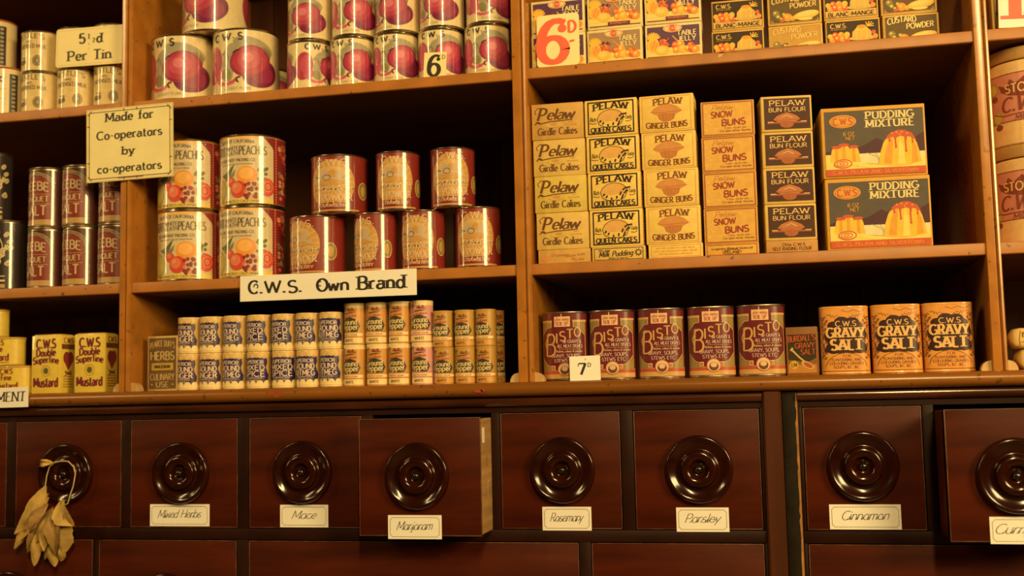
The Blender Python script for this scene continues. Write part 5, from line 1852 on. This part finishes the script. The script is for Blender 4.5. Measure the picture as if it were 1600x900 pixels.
def jar():
    r = root('jam_jar', 0, 0, 0)
    h = 0.1325
    m = MB()
    m.loft(SJ, [(0.004, 0.0001), (0.001, 0.001), (0.0004, 0.003), (0.0004, 0.110), (0.0015, 0.1135), (0.004, 0.1150)], JBG)
    m.build('body', r)
    m = MB()
    m.loft(SJ, [(0.004, 0.1151), (-0.0004, 0.1155), (-0.0010, 0.117), (-0.0010, 0.1295), (-0.0004, 0.1315), (0.0015, h), (0.004, h)], JLID)
    m.build('lid', r)
    m = MB()
    m.mapped(jar_art(SJ), SJ.map(lift0=-0.0001), 3.0)
    m.build('label', r)
    return r


place('jar', jar, 0.3685, 0.075, MID, -24, 'wide cream jar with pink label, lower of two by the right upright', 'jar', 'stoneless jam jars stacked two high')
place('jar', None, 0.3695, 0.075, MID + 0.1326, -15, 'wide cream jar with pink label, upper of two by the right upright', 'jar', 'stoneless jam jars stacked two high')

# ------------------------------------------------------------------ baking powder packets
BKP = ink('packet_paper', lamp(230, 166, 64), 0.6)


def packet():
    m = MB()
    w, h, d = 0.072, 0.0275, 0.042
    rows = []
    for k, (x, sy, sz) in enumerate([(-w / 2 - 0.001, .5, .12), (-w / 2 + 0.001, .8, .55), (-w / 2 + 0.005, .97, .92), (-w / 2 + 0.012, 1, 1), (w / 2 - 0.012, 1, 1), (w / 2 - 0.005, .97, .92), (w / 2 - 0.001, .8, .55), (w / 2 + 0.001, .5, .12)]):
        row = []
        for j in range(28):
            t = 2 * PI * j / 28
            c, s_ = math.cos(t), math.sin(t)
            row.append((x, d / 2 * sy * math.copysign(abs(c) ** .42, c), h / 2 + h / 2 * sz * math.copysign(abs(s_) ** .42, s_) + 0.0001))
        rows.append(row)
    m.grid(rows, BKP, closed=True)
    m.face(rows[0][::-1], BKP); m.face(rows[-1], BKP)
    a = Art()
    a.line([(-25, 3), (-26, 12), (-24, 24)], 0.7, KBR, 1); a.rect(-24, 8.4, 25, 9, KBR, 1)
    a.text('BAKING POWDER', 1, 15.5, 6, KBR, 2, W=1.8, con=.5, serif=True, fit=46, arc=1.5)
    a.text('THE C.W.S.', 0, 4.6, 2.6, KBR, 2, W=1.4, fit=18)
    m.mapped(a, flat(-d / 2 - 0.0001))
    return m.build('baking_powder_packet', angle=50)


place('pkt', packet, 0.352, 0.036, BASE, 2, 'soft baking powder packet lying on the ledge at the right edge', 'packet', 'baking powder packets at the right edge')
place('pkt', None, 0.3455, 0.036, BASE + 0.0278, -3, 'soft baking powder packet lying on top of another, right edge', 'packet', 'baking powder packets at the right edge')


# ------------------------------------------------------------------ carton behind the red card, right
def leafbox():
    a = Art()
    rr = random.Random(12)
    for k in range(60):
        a.ell(rr.uniform(-32, 32), rr.uniform(8, 78), 4.2, 2, LEAFP if k % 3 else OLIVEP, 2 + k % 2, rr.uniform(0, 180), 9)
    a.frame(-36, 4, 36, 84, 1.4, LEAFP, 2)
    return carton('leaf_patterned_carton', 0.078, 0.088, 0.05, KTAN, [(a, 'front')], 0.001)


place('leafbox', leafbox, 0.350, 0.05, SHELF_TOP, 0, 'tan carton with dark green leaf pattern behind the red card, upper right', 'carton', None)


# ------------------------------------------------------------------ cards and signs
def sheet(name, w, h, arts, m0, t=0.0012, corner=0.0):
    """card whose foot is at z = 0, front at y = 0"""
    m = MB()
    if corner:
        c = corner
        pts = []
        for cx, cz, a0 in ((w / 2 - c, c, -90), (w / 2 - c, h - c, 0), (-w / 2 + c, h - c, 90), (-w / 2 + c, c, 180)):
            pts += A(cx, cz, c, c, a0, a0 + 90)
        m.prism(pts, 0.0, t, m0)
    else:
        m.box(-w / 2, w / 2, 0.0, t, 0.0, h, m0)
    m.mapped(arts, lambda px, pz, l: ((px, -l, pz), None))
    return m.build(name)


def setcard(o, x, y, z, lean, roll, yaw, label, cat):
    o.location = (x, y, z + ZC)
    o.rotation_euler = (math.radians(lean), math.radians(roll), math.radians(yaw))
    return tag(o, label, cat)


a = Art()
for c, x, z, h, w, W in (('C', -117, 11.5, 19, 15, 2.1), ('.', -104.5, 11, 18, 0, 2.4), ('W', -86, 11.5, 18, 25, 2.0), ('.', -67.5, 11, 18, 0, 2.4), ('S', -54, 10.5, 18, 15, 2.2), ('.', -42, 11, 18, 0, 2.4),
                         ('O', -7, 11, 18, 17, 2.3), ('w', 10.5, 11, 18, 16, 2.3), ('n', 28, 11, 18, 12.5, 2.3)):
    a.text(c, x, z, h, INK, 3, W=W, con=.5, fit=w or None)
a.line([(x, z) for x, z in A(-113, 22, 3.2, 3.2, -60, 200)], 1.8, INK, 3)
a.line([(x, z) for x, z in A(-10.5, 22, 3.2, 3.2, 60, 300)], 1.6, INK, 3)
a.text('Brand', 85, 11.2, 19, INK, 3, W=2.3, con=.45, serif=True, fit=72)
o = sheet('shelf_sign', 0.2775, 0.0385, a, CARD)
setcard(o, -0.6365, -0.0035, 0.1505, 0, 0.15, 0, 'long cream sign lettered Own Brand, fixed to the middle shelf edge', 'sign')

a = Art()
for t, z, w, h in (('Made for', 91.5, 82, 14.5), ('Co-operators', 63.5, 112, 14), ('by', 37.5, 21, 13.5), ('co-operators', 10.5, 110, 13.5)):
    a.text(t, 0 if t != 'by' else -2, z + 3.2, h * .92, INK, 3, W=2.0, con=.55, serif=True, fit=w)
W2, H2 = 149, 116
a.frame(-W2 / 2 + 4.5, 4.5, W2 / 2 - 4.5, H2 - 4.5, 1.2, BROWNI, 2)
a.frame(-W2 / 2 + 1, 1, W2 / 2 - 1, H2 - 1, 0.5, HTAN, 2)
for sx in (-1, 1):
    for zz in (0, H2):
        a.line([(sx * (W2 / 2 - 9), zz + (3 if zz == 0 else -3)), (sx * (W2 / 2 - 3), zz + (9 if zz == 0 else -9))], 1.6, BROWNI, 3)
    for zz in (30, 88):
        a.rect(sx * (W2 / 2 - 2), zz, sx * (W2 / 2 - 6), zz + 1.6, BROWNI, 3)
for xx in (-10, 12):
    a.rect(xx, 2, xx + 1.6, 6, BROWNI, 3); a.rect(xx, H2 - 6, xx + 1.6, H2 - 2, BROWNI, 3)
a.rect(-20, 3.5, 24, 5, BROWNI, 3)
o = sheet('framed_card', 0.149, 0.116, a, CARDY, 0.0016)
setcard(o, -0.9585, -0.0088, 0.3475, 0, -0.8, 0, 'square yellow card with thin dark border hung over the left upright', 'sign')

a = Art()
a.text('5', -14, 37, 16, INK, 3, W=2.2, con=.5, fit=10.5)
a.text('1', -2, 44, 7.5, INK, 3, W=2.2, serif=True, con=.6)
a.ell(-1.5, 35.5, 0.9, 0.9, INK, 3, n=8)
a.text('2', 7, 38, 6.5, INK, 3, W=2.2, con=.5)
a.text('d', 17, 37, 15, INK, 3, W=2.2, con=.5, serif=True, fit=9.5)
a.text('Per', -22, 9.5, 15.5, INK, 3, W=2.0, con=.5, serif=True, fit=34)
a.text('Tin', 23, 9.5, 15.5, INK, 3, W=2.0, con=.5, serif=True, fit=31)
a.ell(-2, 28, .9, .9, MYEL2, 3, n=8)
a.frame(-58, 3, 58, 60, 0.35, HTAN, 1)
o = sheet('price_card', 0.122, 0.063, a, CARDM, 0.0012, 0.005)
setcard(o, -1.0465, 0.0155, SHELF_TOP + HM - 0.0002, 0, 1.0, 0, 'rounded cream price card lettered Per Tin, on the milk tins', 'price card')

a = Art()
a.text('MENT', 30, 9.5, 14.5, INK, 3, W=1.5, con=.35, serif=True, fit=50, slant=.1)
o = sheet('shelf_sign', 0.12, 0.031, a, CARD)
setcard(o, -1.1835, -0.0172, -0.0005, 0, -0.6, 0, 'cream sign with dark capitals fixed to the ledge at the left edge', 'sign')

a = Art()
a.text('6', -1.5, 1.5, 31, INK, 3, W=2.1, con=.45, fit=17)
a.ell(5, 26.6, 3, 2.6, INK, 3)
a.text('D', 13, 27, 6, INK, 3, W=1.3, con=.5, serif=True)
o = sheet('price_card', 0.0345, 0.0375, a, CARDM)
setcard(o, -0.468, 0.004, SHELF_TOP, -3, 2.5, 0, 'small cream price card with black figure six before the plum tins', 'price card')

a = Art()
a.text('6', -8, 6.5, 63, REDINK, 3, W=2.2, con=.5, fit=39)
a.ell(6.5, 57, 6.4, 6.2, REDINK, 4)
a.text('D', 21, 50, 17.5, REDINK, 3, W=2.3, con=.6, fit=11)
a.ell(20.5, 36.5, 4.2, 1.7, REDINK, 3, 8)
o = sheet('price_card', 0.0625, 0.0795, a, CARDM, 0.0012, 0.0055)
setcard(o, -0.2815, 0.003, SHELF_TOP, -5, -0.5, 0, 'large cream card with big red figure six leaning on the jelly cartons', 'price card')

a = Art()
a.text('7', -4, 8.5, 15.5, INK, 3, W=2.2, con=.5, fit=10.5)
a.line([(-9.3, 23.6), (-9.3, 20)], 1, INK, 3)
a.text('D', 6.5, 19, 5.6, INK, 3, W=1.6, con=.5, serif=True)
a.line([(0.5, 31), (1.8, 28.6)], 1.3, MYEL2, 3)
o = sheet('price_card', 0.0435, 0.0345, a, CARD)
setcard(o, -0.2545, 0.0015, BASE, -4, -1, 0, 'small cream price card with black figure seven before the maroon gravy tins', 'price card')

a = Art()
a.text('1', -19, 12, 70, REDINK, 3, W=2.6, con=.4, serif=True, fit=16)
a.text('5', 12, 12, 70, REDINK, 3, W=2.4, con=.5, fit=32)
a.ell(0, 30, 5, 6, REDINK, 4)
o = sheet('price_card', 0.078, 0.092, a, CARD, 0.0012)
setcard(o, 0.354, 0.006, SHELF_TOP, -5, 3.0, 0, 'cream card with tall red figures at the upper right corner', 'price card')
